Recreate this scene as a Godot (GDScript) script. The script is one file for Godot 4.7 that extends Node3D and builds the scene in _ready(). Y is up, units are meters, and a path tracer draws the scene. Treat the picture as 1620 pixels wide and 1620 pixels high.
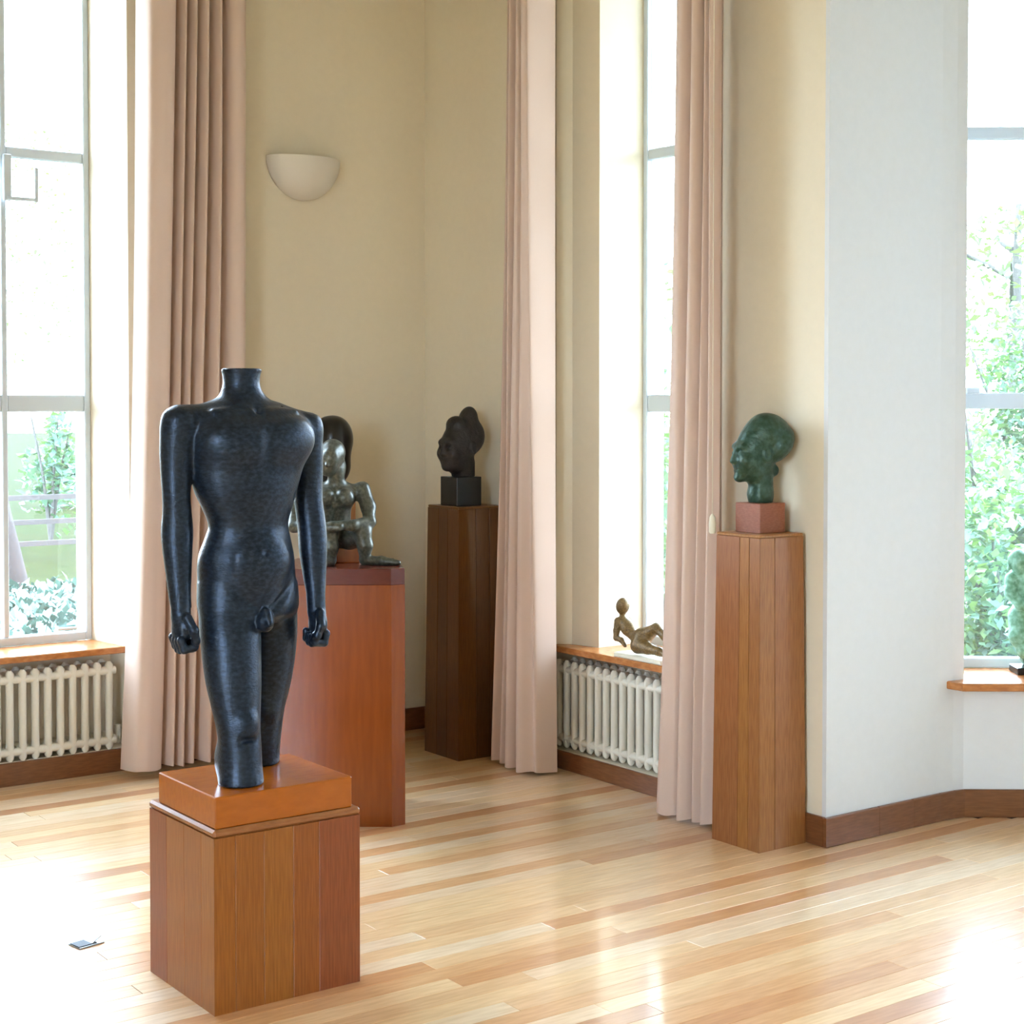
extends Node3D

const ROOM_TOP := 4.2
const LEFT_Z := -6.66
const RIGHT_X := 4.31
const BAY_Z := -4.0
const SILL := 0.545

var used := {}
var M := {}
var rng := RandomNumberGenerator.new()
var box_cache := {}


func _ready() -> void:
	rng.seed = 41
	# ---------------------------------------------------------------- camera
	var cam := Camera3D.new()
	cam.name = "camera"
	add_child(cam)
	cam.position = Vector3(0, 1.6, 0)
	cam.rotation_degrees = Vector3(-1.5, -36.0, 0)
	cam.projection = Camera3D.PROJECTION_FRUSTUM
	cam.near = 0.05
	cam.far = 400.0
	cam.size = 1620.0 / 2540.0 * cam.near
	cam.frustum_offset = Vector2(0, -103.5 / 2540.0 * cam.near)
	cam.current = true
	# ---------------------------------------------------------------- sky and exposure: bright overcast daylight, no sun disc
	var sky_mat := ProceduralSkyMaterial.new()
	sky_mat.sky_top_color = Color(0.80, 0.90, 1.0)
	sky_mat.sky_horizon_color = Color(0.86, 0.935, 1.0)
	sky_mat.ground_bottom_color = Color(0.5, 0.55, 0.45)
	sky_mat.ground_horizon_color = Color(0.8, 0.84, 0.8)
	sky_mat.sun_angle_max = 1.0
	var sky := Sky.new()
	sky.sky_material = sky_mat
	var env := Environment.new()
	env.background_mode = Environment.BG_SKY
	env.sky = sky
	env.background_energy_multiplier = 31.0
	env.tonemap_mode = Environment.TONE_MAPPER_LINEAR
	env.tonemap_exposure = 1.0
	env.sdfgi_enabled = true
	env.ssao_enabled = true
	env.ssil_enabled = true
	var we := WorldEnvironment.new()
	we.name = "world_environment"
	we.environment = env
	add_child(we)
	# ---------------------------------------------------------------- build
	make_materials()
	build_shell()
	build_floor()
	build_windows()
	build_baseboards()
	build_outdoors()
	build_curtains()
	build_radiators()
	build_pedestals()
	build_torso()
	build_busts()
	build_small_figures()
	build_small_things()


# ==================================================================== helpers: naming
func numbered(n: String) -> String:
	var k: int = used.get(n, 0)
	used[n] = k + 1
	return n if k == 0 else "%s_%03d" % [n, k]


func tag(o: Node3D, label: String, category: String, group := "", kind := "") -> void:
	if label: o.set_meta("label", label)
	if category: o.set_meta("category", category)
	if group: o.set_meta("group", group)
	if kind: o.set_meta("kind", kind)


func thing(called: String, label: String, category: String, at := Vector3.ZERO, turn := 0.0, group := "") -> Node3D:
	var o := Node3D.new()
	o.name = numbered(called)
	add_child(o)
	o.position = at
	o.rotation.y = turn
	tag(o, label, category, group)
	return o


func part(called: String, mesh: Mesh, mat: Material, parent: Node3D, at := Vector3.ZERO, rot := Vector3.ZERO) -> MeshInstance3D:
	var o := MeshInstance3D.new()
	o.name = called
	o.mesh = mesh
	o.material_override = mat
	o.position = at
	o.rotation = rot
	parent.add_child(o, true)
	return o


func structure(called: String, mesh: Mesh, mat: Material, at := Vector3.ZERO) -> MeshInstance3D:
	var o := part(called, mesh, mat, self, at)
	o.set_meta("kind", "structure")
	return o


func structure_group(called: String, at := Vector3.ZERO, turn := 0.0) -> Node3D:
	var o := Node3D.new()
	o.name = called
	add_child(o)
	o.position = at
	o.rotation.y = turn
	o.set_meta("kind", "structure")
	return o


# ==================================================================== helpers: meshes
func start() -> SurfaceTool:
	var st := SurfaceTool.new()
	st.begin(Mesh.PRIMITIVE_TRIANGLES)
	return st


func face(st: SurfaceTool, pts: Array, out: Vector3) -> void:
	var n: Vector3 = (pts[1] - pts[0]).cross(pts[2] - pts[0])
	if n.dot(out) < 0.0:
		pts = pts.duplicate()
		pts.reverse()
		n = -n
	n = n.normalized()
	for i in range(1, pts.size() - 1):
		for p in [pts[0], pts[i + 1], pts[i]]:
			st.set_normal(n)
			st.add_vertex(p)


func add_box(st: SurfaceTool, size: Vector3, bevel := 0.0, c := Vector3.ZERO, basis := Basis.IDENTITY) -> void:
	var h := size / 2.0
	var b := minf(bevel, minf(h.x, minf(h.y, h.z)) * 0.9)
	for a in 3:
		var u := (a + 1) % 3
		var v := (a + 2) % 3
		for s in [-1.0, 1.0]:
			var pts := []
			for q in [[-1, -1], [1, -1], [1, 1], [-1, 1]]:
				var p := Vector3.ZERO
				p[a] = s * h[a]
				p[u] = q[0] * (h[u] - b)
				p[v] = q[1] * (h[v] - b)
				pts.append(c + basis * p)
			var n := Vector3.ZERO
			n[a] = s
			face(st, pts, basis * n)
		if b > 0.0:
			for su in [-1.0, 1.0]:
				for sv in [-1.0, 1.0]:
					var pts := []
					for q in [[-1, 0], [1, 0], [1, 1], [-1, 1]]:
						var p := Vector3.ZERO
						p[a] = q[0] * (h[a] - b)
						p[u] = su * (h[u] - (b if q[1] == 0 else 0.0))
						p[v] = sv * (h[v] - (0.0 if q[1] == 0 else b))
						pts.append(c + basis * p)
					var n := Vector3.ZERO
					n[u] = su
					n[v] = sv
					face(st, pts, basis * n)
	if b > 0.0:
		for sx in [-1.0, 1.0]:
			for sy in [-1.0, 1.0]:
				for sz in [-1.0, 1.0]:
					var s := Vector3(sx, sy, sz)
					var pts := []
					for a in 3:
						var p := Vector3(sx * (h.x - b), sy * (h.y - b), sz * (h.z - b))
						p[a] = s[a] * h[a]
						pts.append(c + basis * p)
					face(st, pts, basis * s)


func box(size: Vector3, bevel := 0.0) -> Mesh:
	var key := "%s %s" % [size.snapped(Vector3.ONE * 0.0001), bevel]
	if not box_cache.has(key):
		var st := start()
		add_box(st, size, bevel)
		box_cache[key] = st.commit()
	return box_cache[key]


# a plan polygon (x, z) raised from y0 to y1, with a chamfer round its top and bottom
func add_prism(st: SurfaceTool, pts: Array, y0: float, y1: float, bevel := 0.0) -> void:
	var poly := PackedVector2Array(pts)
	var n := poly.size()
	var area := 0.0
	for i in n:
		area += poly[i].cross(poly[(i + 1) % n])
	if area < 0.0:
		poly.reverse()
	var inner := poly
	if bevel > 0.0:
		var shrunk := Geometry2D.offset_polygon(poly, -bevel, Geometry2D.JOIN_MITER)
		if shrunk.size() == 1 and shrunk[0].size() == n:
			# match the first corner
			var best := 0
			for k in n:
				if shrunk[0][k].distance_to(poly[0]) < shrunk[0][best].distance_to(poly[0]):
					best = k
			inner = PackedVector2Array()
			for k in n:
				inner.append(shrunk[0][(best + k) % n])
		else:
			bevel = 0.0
	for i in n:
		var j := (i + 1) % n
		var a := poly[i]
		var b := poly[j]
		var e := b - a
		var out := Vector3(e.y, 0, -e.x)
		face(st, [Vector3(a.x, y0 + bevel, a.y), Vector3(b.x, y0 + bevel, b.y), Vector3(b.x, y1 - bevel, b.y), Vector3(a.x, y1 - bevel, a.y)], out)
		if bevel > 0.0:
			var ia := inner[i]
			var ib := inner[j]
			face(st, [Vector3(a.x, y1 - bevel, a.y), Vector3(b.x, y1 - bevel, b.y), Vector3(ib.x, y1, ib.y), Vector3(ia.x, y1, ia.y)], out + Vector3.UP * e.length())
			face(st, [Vector3(a.x, y0 + bevel, a.y), Vector3(b.x, y0 + bevel, b.y), Vector3(ib.x, y0, ib.y), Vector3(ia.x, y0, ia.y)], out - Vector3.UP * e.length())
	var tri := Geometry2D.triangulate_polygon(inner)
	for k in range(0, tri.size(), 3):
		var a := inner[tri[k]]
		var b := inner[tri[k + 1]]
		var c := inner[tri[k + 2]]
		face(st, [Vector3(a.x, y1, a.y), Vector3(b.x, y1, b.y), Vector3(c.x, y1, c.y)], Vector3.UP)
		face(st, [Vector3(a.x, y0, a.y), Vector3(b.x, y0, b.y), Vector3(c.x, y0, c.y)], Vector3.DOWN)


func prism(pts: Array, y0: float, y1: float, bevel := 0.0) -> Mesh:
	var st := start()
	add_prism(st, pts, y0, y1, bevel)
	return st.commit()


func P(x: float, z: float) -> Vector2:
	return Vector2(x, z)


# round tube through points, one radius for each
func add_tube(st: SurfaceTool, pts: Array, radii: Array, sides := 10) -> void:
	var rings := []
	for i in pts.size():
		var d: Vector3 = (pts[mini(i + 1, pts.size() - 1)] - pts[maxi(i - 1, 0)]).normalized()
		var u := d.cross(Vector3.UP if absf(d.y) < 0.9 else Vector3.RIGHT).normalized()
		var v := d.cross(u).normalized()
		var ring := []
		for k in sides:
			var a := TAU * k / sides
			ring.append([pts[i] + (u * cos(a) + v * sin(a)) * radii[i], u * cos(a) + v * sin(a)])
		rings.append(ring)
	for i in pts.size() - 1:
		for k in sides:
			var q := (k + 1) % sides
			var quad := [rings[i][k], rings[i][q], rings[i + 1][q], rings[i + 1][k]]
			var n: Vector3 = (quad[1][0] - quad[0][0]).cross(quad[2][0] - quad[0][0])
			var order := [0, 2, 1, 0, 3, 2] if n.dot(quad[0][1]) > 0.0 else [0, 1, 2, 0, 2, 3]
			for o in order:
				st.set_normal(quad[o][1])
				st.add_vertex(quad[o][0])
	for e in [0, pts.size() - 1]:
		var d: Vector3 = (pts[0] - pts[1]) if e == 0 else (pts[e] - pts[e - 1])
		var ring := []
		for r in rings[e]:
			ring.append(r[0])
		face(st, ring, d)


func catmull(ctrl: Array, t: float) -> float:
	# ctrl: Array of Vector2 (t, value), t rising
	var i := 0
	while i < ctrl.size() - 2 and t > ctrl[i + 1].x:
		i += 1
	var p1: Vector2 = ctrl[i]
	var p2: Vector2 = ctrl[i + 1]
	var p0: Vector2 = ctrl[maxi(i - 1, 0)]
	var p3: Vector2 = ctrl[mini(i + 2, ctrl.size() - 1)]
	var h := p2.x - p1.x
	var f := clampf((t - p1.x) / h, 0.0, 1.0)
	var m1 := (p2.y - p0.y) / maxf(p2.x - p0.x, 0.001) * h
	var m2 := (p3.y - p1.y) / maxf(p3.x - p1.x, 0.001) * h
	var f2 := f * f
	var f3 := f2 * f
	return (2 * f3 - 3 * f2 + 1) * p1.y + (f3 - 2 * f2 + f) * m1 + (-2 * f3 + 3 * f2) * p2.y + (f3 - f2) * m2


# ==================================================================== helpers: sculpted bodies (a distance field on a grid, meshed as surface nets)
class Clay:
	var lo: Vector3
	var cell: float
	var nx: int
	var ny: int
	var nz: int
	var f: PackedFloat32Array

	func _init(a: Vector3, b: Vector3, c: float) -> void:
		lo = a
		cell = c
		nx = int(ceil((b.x - a.x) / c)) + 1
		ny = int(ceil((b.y - a.y) / c)) + 1
		nz = int(ceil((b.z - a.z) / c)) + 1
		f.resize(nx * ny * nz)
		f.fill(0.2)

	func span(a: Vector3, b: Vector3) -> Array:
		var p := ((a - lo) / cell).floor()
		var q := ((b - lo) / cell).ceil()
		return [clampi(int(p.x), 0, nx - 1), clampi(int(p.y), 0, ny - 1), clampi(int(p.z), 0, nz - 1), clampi(int(q.x), 0, nx - 1), clampi(int(q.y), 0, ny - 1), clampi(int(q.z), 0, nz - 1)]

	func join(i: int, d: float, k: float) -> void:
		var a := f[i]
		var h := maxf(k - absf(a - d), 0.0) / k
		f[i] = minf(a, d) - h * h * k * 0.25

	func carve(i: int, d: float, k: float) -> void:
		var a := f[i]
		var h := maxf(k - absf(a + d), 0.0) / k
		f[i] = maxf(a, -d) + h * h * k * 0.25

	func limb(a: Vector3, b: Vector3, ra: float, rb: float, k := 0.02, dig := false) -> void:
		var m := maxf(ra, rb) + k + cell * 2.0
		var s := span(a.min(b) - Vector3.ONE * m, a.max(b) + Vector3.ONE * m)
		var ba := b - a
		var bb := maxf(ba.dot(ba), 1e-9)
		for z in range(s[2], s[5] + 1):
			for y in range(s[1], s[4] + 1):
				var row := (z * ny + y) * nx
				for x in range(s[0], s[3] + 1):
					var pa := lo + Vector3(x, y, z) * cell - a
					var t := clampf(pa.dot(ba) / bb, 0.0, 1.0)
					var d := (pa - ba * t).length() - (ra + (rb - ra) * t)
					if dig:
						carve(row + x, d, k)
					else:
						join(row + x, d, k)

	func chain(pts: Array, radii: Array, k := 0.02) -> void:
		for i in pts.size() - 1:
			limb(pts[i], pts[i + 1], radii[i], radii[i + 1], k)

	func blob(c: Vector3, r: Vector3, k := 0.02, turn := Vector3.ZERO, dig := false) -> void:
		var m := maxf(r.x, maxf(r.y, r.z)) + k + cell * 2.0
		var s := span(c - Vector3.ONE * m, c + Vector3.ONE * m)
		var inv := Basis.from_euler(turn * PI / 180.0).transposed()
		var r2 := r * r
		for z in range(s[2], s[5] + 1):
			for y in range(s[1], s[4] + 1):
				var row := (z * ny + y) * nx
				for x in range(s[0], s[3] + 1):
					var p := inv * (lo + Vector3(x, y, z) * cell - c)
					var k0 := (p / r).length()
					var d := k0 * (k0 - 1.0) / maxf((p / r2).length(), 1e-6)
					if dig:
						carve(row + x, d, k)
					else:
						join(row + x, d, k)

	# rows of [y, centre x, centre z, radius x, radius z], y rising
	func loft(rows: Array, k := 0.02) -> void:
		var y0: float = rows[0][0]
		var y1: float = rows[-1][0]
		for y in ny:
			var yy := lo.y + y * cell
			if yy < y0 - 0.03 or yy > y1 + 0.03:
				continue
			var i := 0
			while i < rows.size() - 2 and yy > rows[i + 1][0]:
				i += 1
			var a: Array = rows[i]
			var b: Array = rows[i + 1]
			var a0: Array = rows[maxi(i - 1, 0)]
			var b1: Array = rows[mini(i + 2, rows.size() - 1)]
			var h: float = b[0] - a[0]
			var t := clampf((yy - a[0]) / h, 0.0, 1.0)
			var v := [0.0, 0.0, 0.0, 0.0]
			for q in 4:
				var m1: float = (b[q + 1] - a0[q + 1]) / maxf(b[0] - a0[0], 0.001) * h
				var m2: float = (b1[q + 1] - a[q + 1]) / maxf(b1[0] - a[0], 0.001) * h
				v[q] = (2 * t * t * t - 3 * t * t + 1) * a[q + 1] + (t * t * t - 2 * t * t + t) * m1 + (3 * t * t - 2 * t * t * t) * b[q + 1] + (t * t * t - t * t) * m2
			var cx: float = v[0]
			var cz: float = v[1]
			var rx: float = v[2]
			var rz: float = v[3]
			var over := maxf(maxf(y0 - yy, yy - y1), 0.0)
			var s := span(Vector3(cx - rx - k - cell * 2, yy, cz - rz - k - cell * 2), Vector3(cx + rx + k + cell * 2, yy, cz + rz + k + cell * 2))
			for z in range(s[2], s[5] + 1):
				var pz := lo.z + z * cell - cz
				for x in range(s[0], s[3] + 1):
					var px := lo.x + x * cell - cx
					var e := Vector2(px / rx, pz / rz)
					var k0 := e.length()
					var d := k0 * (k0 - 1.0) / maxf(Vector2(px / (rx * rx), pz / (rz * rz)).length(), 1e-6)
					if k0 < 0.05:
						d = -minf(rx, rz)
					if over > 0.0:
						d = maxf(d, 0.0) + over if d > 0.0 else over
					join((z * ny + y) * nx + x, d, k)

	# keep only what lies on the lower side of the plane
	func slice(n: Vector3, h: float) -> void:
		for z in nz:
			for y in ny:
				var row := (z * ny + y) * nx
				for x in nx:
					var d := n.dot(lo + Vector3(x, y, z) * cell) - h
					if d > f[row + x]:
						f[row + x] = d

	func into(st: SurfaceTool, first: int) -> int:
		var ids := PackedInt32Array()
		ids.resize(nx * ny * nz)
		ids.fill(-1)
		var count := first
		var sx := 1
		var sy := nx
		var sz := nx * ny
		for z in nz - 1:
			for y in ny - 1:
				var row := (z * ny + y) * nx
				for x in nx - 1:
					var i := row + x
					var d0 := f[i]
					if d0 > cell * 3.0 or d0 < -cell * 3.0:
						continue
					var d1 := f[i + sx]
					var d2 := f[i + sy]
					var d3 := f[i + sx + sy]
					var d4 := f[i + sz]
					var d5 := f[i + sz + sx]
					var d6 := f[i + sz + sy]
					var d7 := f[i + sz + sx + sy]
					var neg := int(d0 < 0) + int(d1 < 0) + int(d2 < 0) + int(d3 < 0) + int(d4 < 0) + int(d5 < 0) + int(d6 < 0) + int(d7 < 0)
					if neg == 0 or neg == 8:
						continue
					var sum := Vector3.ZERO
					var n := 0
					if (d0 < 0) != (d1 < 0): sum += Vector3(d0 / (d0 - d1), 0, 0); n += 1
					if (d2 < 0) != (d3 < 0): sum += Vector3(d2 / (d2 - d3), 1, 0); n += 1
					if (d4 < 0) != (d5 < 0): sum += Vector3(d4 / (d4 - d5), 0, 1); n += 1
					if (d6 < 0) != (d7 < 0): sum += Vector3(d6 / (d6 - d7), 1, 1); n += 1
					if (d0 < 0) != (d2 < 0): sum += Vector3(0, d0 / (d0 - d2), 0); n += 1
					if (d1 < 0) != (d3 < 0): sum += Vector3(1, d1 / (d1 - d3), 0); n += 1
					if (d4 < 0) != (d6 < 0): sum += Vector3(0, d4 / (d4 - d6), 1); n += 1
					if (d5 < 0) != (d7 < 0): sum += Vector3(1, d5 / (d5 - d7), 1); n += 1
					if (d0 < 0) != (d4 < 0): sum += Vector3(0, 0, d0 / (d0 - d4)); n += 1
					if (d1 < 0) != (d5 < 0): sum += Vector3(1, 0, d1 / (d1 - d5)); n += 1
					if (d2 < 0) != (d6 < 0): sum += Vector3(0, 1, d2 / (d2 - d6)); n += 1
					if (d3 < 0) != (d7 < 0): sum += Vector3(1, 1, d3 / (d3 - d7)); n += 1
					var g := Vector3(d1 + d3 + d5 + d7 - d0 - d2 - d4 - d6, d2 + d3 + d6 + d7 - d0 - d1 - d4 - d5, d4 + d5 + d6 + d7 - d0 - d1 - d2 - d3)
					st.set_normal(g.normalized())
					st.add_vertex(lo + (Vector3(x, y, z) + sum / n) * cell)
					ids[i] = count
					count += 1
		for z in range(1, nz - 1):
			for y in range(1, ny - 1):
				var row := (z * ny + y) * nx
				for x in range(1, nx - 1):
					var i := row + x
					var a := f[i]
					if a > cell * 3.0 or a < -cell * 3.0:
						continue
					var inside := a < 0
					if inside != (f[i + sx] < 0): quad(st, ids, i, i - sy, i - sy - sz, i - sz, inside)
					if inside != (f[i + sy] < 0): quad(st, ids, i, i - sz, i - sz - sx, i - sx, inside)
					if inside != (f[i + sz] < 0): quad(st, ids, i, i - sx, i - sx - sy, i - sy, inside)
		return count

	func quad(st: SurfaceTool, ids: PackedInt32Array, a: int, b: int, c: int, d: int, flip: bool) -> void:
		var q := [ids[a], ids[b], ids[c], ids[d]]
		if q.has(-1):
			return
		var order := [0, 2, 1, 0, 3, 2] if flip else [0, 1, 2, 0, 2, 3]
		for o in order:
			st.add_index(q[o])

	func mesh() -> Mesh:
		var st := SurfaceTool.new()
		st.begin(Mesh.PRIMITIVE_TRIANGLES)
		into(st, 0)
		return st.commit()


# ==================================================================== materials
func noise_texture(noise_seed: int, frequency: float, low: Color, high: Color, octaves := 4, side := 512, type := FastNoiseLite.TYPE_SIMPLEX_SMOOTH) -> NoiseTexture2D:
	var n := FastNoiseLite.new()
	n.seed = noise_seed
	n.noise_type = type
	n.frequency = frequency
	n.fractal_octaves = octaves
	var t := NoiseTexture2D.new()
	t.noise = n
	t.width = side
	t.height = side
	t.seamless = true
	var ramp := Gradient.new()
	ramp.set_color(0, low)
	ramp.set_color(1, high)
	t.color_ramp = ramp
	return t


func plain(color: Color, rough: float, metal := 0.0) -> StandardMaterial3D:
	var m := StandardMaterial3D.new()
	m.albedo_color = color
	m.roughness = rough
	m.metallic = metal
	return m


func textured(color: Color, rough: float, tex: Texture2D, scale: Vector3, offset := Vector3.ZERO, world := true) -> StandardMaterial3D:
	var m := plain(color, rough)
	m.albedo_texture = tex
	m.uv1_triplanar = true
	m.uv1_world_triplanar = world
	m.uv1_triplanar_sharpness = 8.0
	m.uv1_scale = scale
	m.uv1_offset = offset
	return m


func relief(m: StandardMaterial3D, tex: Texture2D, scale: float) -> StandardMaterial3D:
	m.heightmap_enabled = true
	m.heightmap_texture = tex
	m.heightmap_scale = scale
	return m


func make_materials() -> void:
	var grain := noise_texture(3, 0.02, Color(0.82, 0.76, 0.70), Color(1, 1, 1), 5)
	var grain_soft := noise_texture(5, 0.012, Color(0.92, 0.90, 0.88), Color(1, 1, 1), 4)
	var mottled := noise_texture(9, 0.03, Color(0.55, 0.55, 0.55), Color(1, 1, 1), 4)
	var plaster := noise_texture(12, 0.05, Color(0.988, 0.988, 0.985), Color(1, 1, 1), 4)
	var lumps := noise_texture(21, 0.03, Color(0, 0, 0), Color(1, 1, 1), 3)
	var patina := noise_texture(31, 0.018, Color(0.5, 0.62, 0.5), Color(1.0, 1.0, 1.0), 5)
	var grain_floor := noise_texture(4, 0.02, Color(0.89, 0.85, 0.80), Color(1, 1, 1), 5)
	M.wall = textured(Color(0.918, 0.87, 0.775), 0.75, plaster, Vector3.ONE * 0.7)
	M.white_wall = textured(Color(0.88, 0.885, 0.885), 0.75, plaster, Vector3.ONE * 0.7)
	M.ceiling = textured(Color(0.92, 0.87, 0.76), 0.9, plaster, Vector3.ONE * 0.6)
	M.subfloor = plain(Color(0.25, 0.17, 0.1), 0.9)
	# floor boards: pale to mid-brown matai tones, lacquered
	M.planks = []
	var tones := [Color(0.96, 0.84, 0.69), Color(0.95, 0.80, 0.61), Color(0.97, 0.87, 0.73), Color(0.90, 0.71, 0.51), Color(0.79, 0.57, 0.39), Color(0.96, 0.82, 0.63), Color(0.85, 0.64, 0.44), Color(0.97, 0.83, 0.64), Color(0.92, 0.76, 0.57)]
	for i in tones.size():
		var m := textured(tones[i], 0.30, grain_floor, Vector3(0.55, 3.0, 5.0), Vector3(0.13 * i, 0, 0.29 * i))
		m.clearcoat_enabled = true
		m.clearcoat = 1.0
		m.clearcoat_roughness = 0.12
		M.planks.append(m)
	M.baseboard = textured(Color(0.50, 0.32, 0.19), 0.3, grain, Vector3(1.2, 9.0, 1.2))
	M.sill = textured(Color(0.78, 0.52, 0.30), 0.25, grain, Vector3(2.0, 4.0, 2.0))
	# pedestal timbers
	M.plinth = []
	for c in [Color(0.625, 0.375, 0.145), Color(0.61, 0.365, 0.145), Color(0.625, 0.385, 0.15), Color(0.60, 0.34, 0.14), Color(0.57, 0.30, 0.16)]:
		M.plinth.append(textured(c, 0.28, grain, Vector3(14.0, 0.7, 14.0), Vector3(c.r * 7, 0, c.g * 5)))
	M.plinth_cap = textured(Color(0.63, 0.41, 0.24), 0.28, grain, Vector3(1.5, 9.0, 9.0))
	M.honey = textured(Color(0.68, 0.36, 0.07), 0.16, grain_soft, Vector3(2.0, 5.0, 9.0))
	M.orange = textured(Color(0.57, 0.285, 0.085), 0.22, grain_soft, Vector3(7.0, 0.6, 7.0))
	M.mahogany = textured(Color(0.40, 0.17, 0.12), 0.2, grain_soft, Vector3(3.0, 8.0, 3.0))
	M.oak = []
	for c in [Color(0.65, 0.44, 0.22), Color(0.63, 0.42, 0.23), Color(0.67, 0.47, 0.25), Color(0.63, 0.41, 0.24)]:
		M.oak.append(textured(c, 0.38, grain, Vector3(12.0, 0.8, 12.0), Vector3(c.g * 9, 0, c.b * 6)))
	M.dark_oak = []
	for c in [Color(0.43, 0.28, 0.10), Color(0.38, 0.24, 0.09), Color(0.40, 0.25, 0.10)]:
		M.dark_oak.append(textured(c, 0.35, grain, Vector3(12.0, 0.8, 12.0), Vector3(c.g * 9, 0, c.b * 6)))
	M.block = textured(Color(0.62, 0.37, 0.26), 0.4, grain, Vector3(4.0, 14.0, 4.0))
	# sculpture
	var bronze := textured(Color(0.18, 0.24, 0.32), 0.36, mottled, Vector3.ONE * 2.2, Vector3.ZERO, false)
	bronze.metallic = 0.55
	M.bronze = relief(bronze, noise_texture(77, 0.06, Color(0, 0, 0), Color(1, 1, 1), 3), 0.05)
	M.bronze.uv1_scale = Vector3(3, 5, 3)
	var verdigris := textured(Color(0.26, 0.37, 0.33), 0.38, patina, Vector3.ONE * 4.0, Vector3.ZERO, false)
	verdigris.metallic = 0.3
	M.verdigris = relief(verdigris, lumps, 0.1)
	var pale_green := textured(Color(0.60, 0.77, 0.68), 0.5, patina, Vector3.ONE * 4.0, Vector3.ZERO, false)
	M.pale_green = relief(pale_green, lumps, 0.1)
	M.black_bronze = relief(textured(Color(0.135, 0.112, 0.118), 0.5, mottled, Vector3.ONE * 3.0, Vector3.ZERO, false), lumps, 0.15)
	M.black_stone = plain(Color(0.045, 0.048, 0.055), 0.3)
	var grey_bronze := textured(Color(0.42, 0.43, 0.385), 0.34, mottled, Vector3.ONE * 4.0, Vector3.ZERO, false)
	grey_bronze.metallic = 0.25
	M.grey_bronze = grey_bronze
	var brown_bronze := textured(Color(0.58, 0.465, 0.28), 0.42, mottled, Vector3.ONE * 6.0, Vector3.ZERO, false)
	brown_bronze.metallic = 0.25
	M.brown_bronze = brown_bronze
	M.pale_stone = plain(Color(0.90, 0.88, 0.80), 0.35)
	# fittings
	M.radiator = plain(Color(0.87, 0.85, 0.79), 0.38)
	M.steel_frame = plain(Color(0.80, 0.84, 0.87), 0.45)
	M.glass = plain(Color(1, 1, 1, 0.04), 0.02)
	M.glass.transparency = BaseMaterial3D.TRANSPARENCY_ALPHA
	M.sconce = plain(Color(0.90, 0.87, 0.82), 0.5)
	M.plastic = plain(Color(0.92, 0.89, 0.80), 0.4)
	M.metal = plain(Color(0.66, 0.69, 0.72), 0.3, 0.9)
	M.dark_metal = plain(Color(0.16, 0.17, 0.19), 0.5, 0.4)
	var cloth := textured(Color(0.89, 0.79, 0.725), 0.85, noise_texture(55, 0.12, Color(0.95, 0.945, 0.94), Color(1, 1, 1), 3), Vector3.ONE * 6.0)
	cloth.backlight_enabled = true
	cloth.backlight = Color(0.42, 0.36, 0.32)
	M.cloth = cloth
	# outdoors
	M.lawn = textured(Color(0.16, 0.185, 0.085), 0.9, noise_texture(61, 0.03, Color(0.75, 0.8, 0.7), Color(1, 1, 1), 5), Vector3.ONE * 0.12)
	M.lawn.metallic_specular = 0.1
	M.ivy = []
	for c in [Color(0.20, 0.31, 0.265), Color(0.245, 0.36, 0.31), Color(0.295, 0.41, 0.365)]:
		M.ivy.append(plain(c, 0.6))
	M.leaf = []
	for c in [Color(0.22, 0.34, 0.27), Color(0.30, 0.42, 0.31), Color(0.38, 0.49, 0.30), Color(0.33, 0.46, 0.41)]:
		var m := plain(c, 0.55)
		m.backlight_enabled = true
		m.backlight = Color(0.3, 0.4, 0.15)
		M.leaf.append(m)
	M.bark = textured(Color(0.29, 0.25, 0.235), 0.9, mottled, Vector3(4, 0.8, 4))
	M.dark_bark = textured(Color(0.36, 0.35, 0.33), 0.9, mottled, Vector3(4, 0.8, 4))
	M.fence = plain(Color(0.235, 0.21, 0.20), 0.8)


# ==================================================================== room shell
func bay_points() -> Array:
	# inner face of the bow bay, from the corner by the tall pedestal round to the far side
	var pts := [P(RIGHT_X, BAY_Z), P(4.58, BAY_Z), P(4.77, BAY_Z), P(4.93, BAY_Z), P(5.01, -3.995), P(5.06, -3.985)]
	return pts


const BAY_A := Vector2(5.06, -3.985)
const BAY_DIR := Vector2(0.8, 0.6)
const BAY_LEN := 1.2


func bay_corners() -> Array:
	var a := BAY_A
	var b := a + BAY_DIR * BAY_LEN
	var c := b + Vector2(0, 1.5)
	var d := c + Vector2(-BAY_DIR.x, BAY_DIR.y) * BAY_LEN
	return [a, b, c, d]


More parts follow.
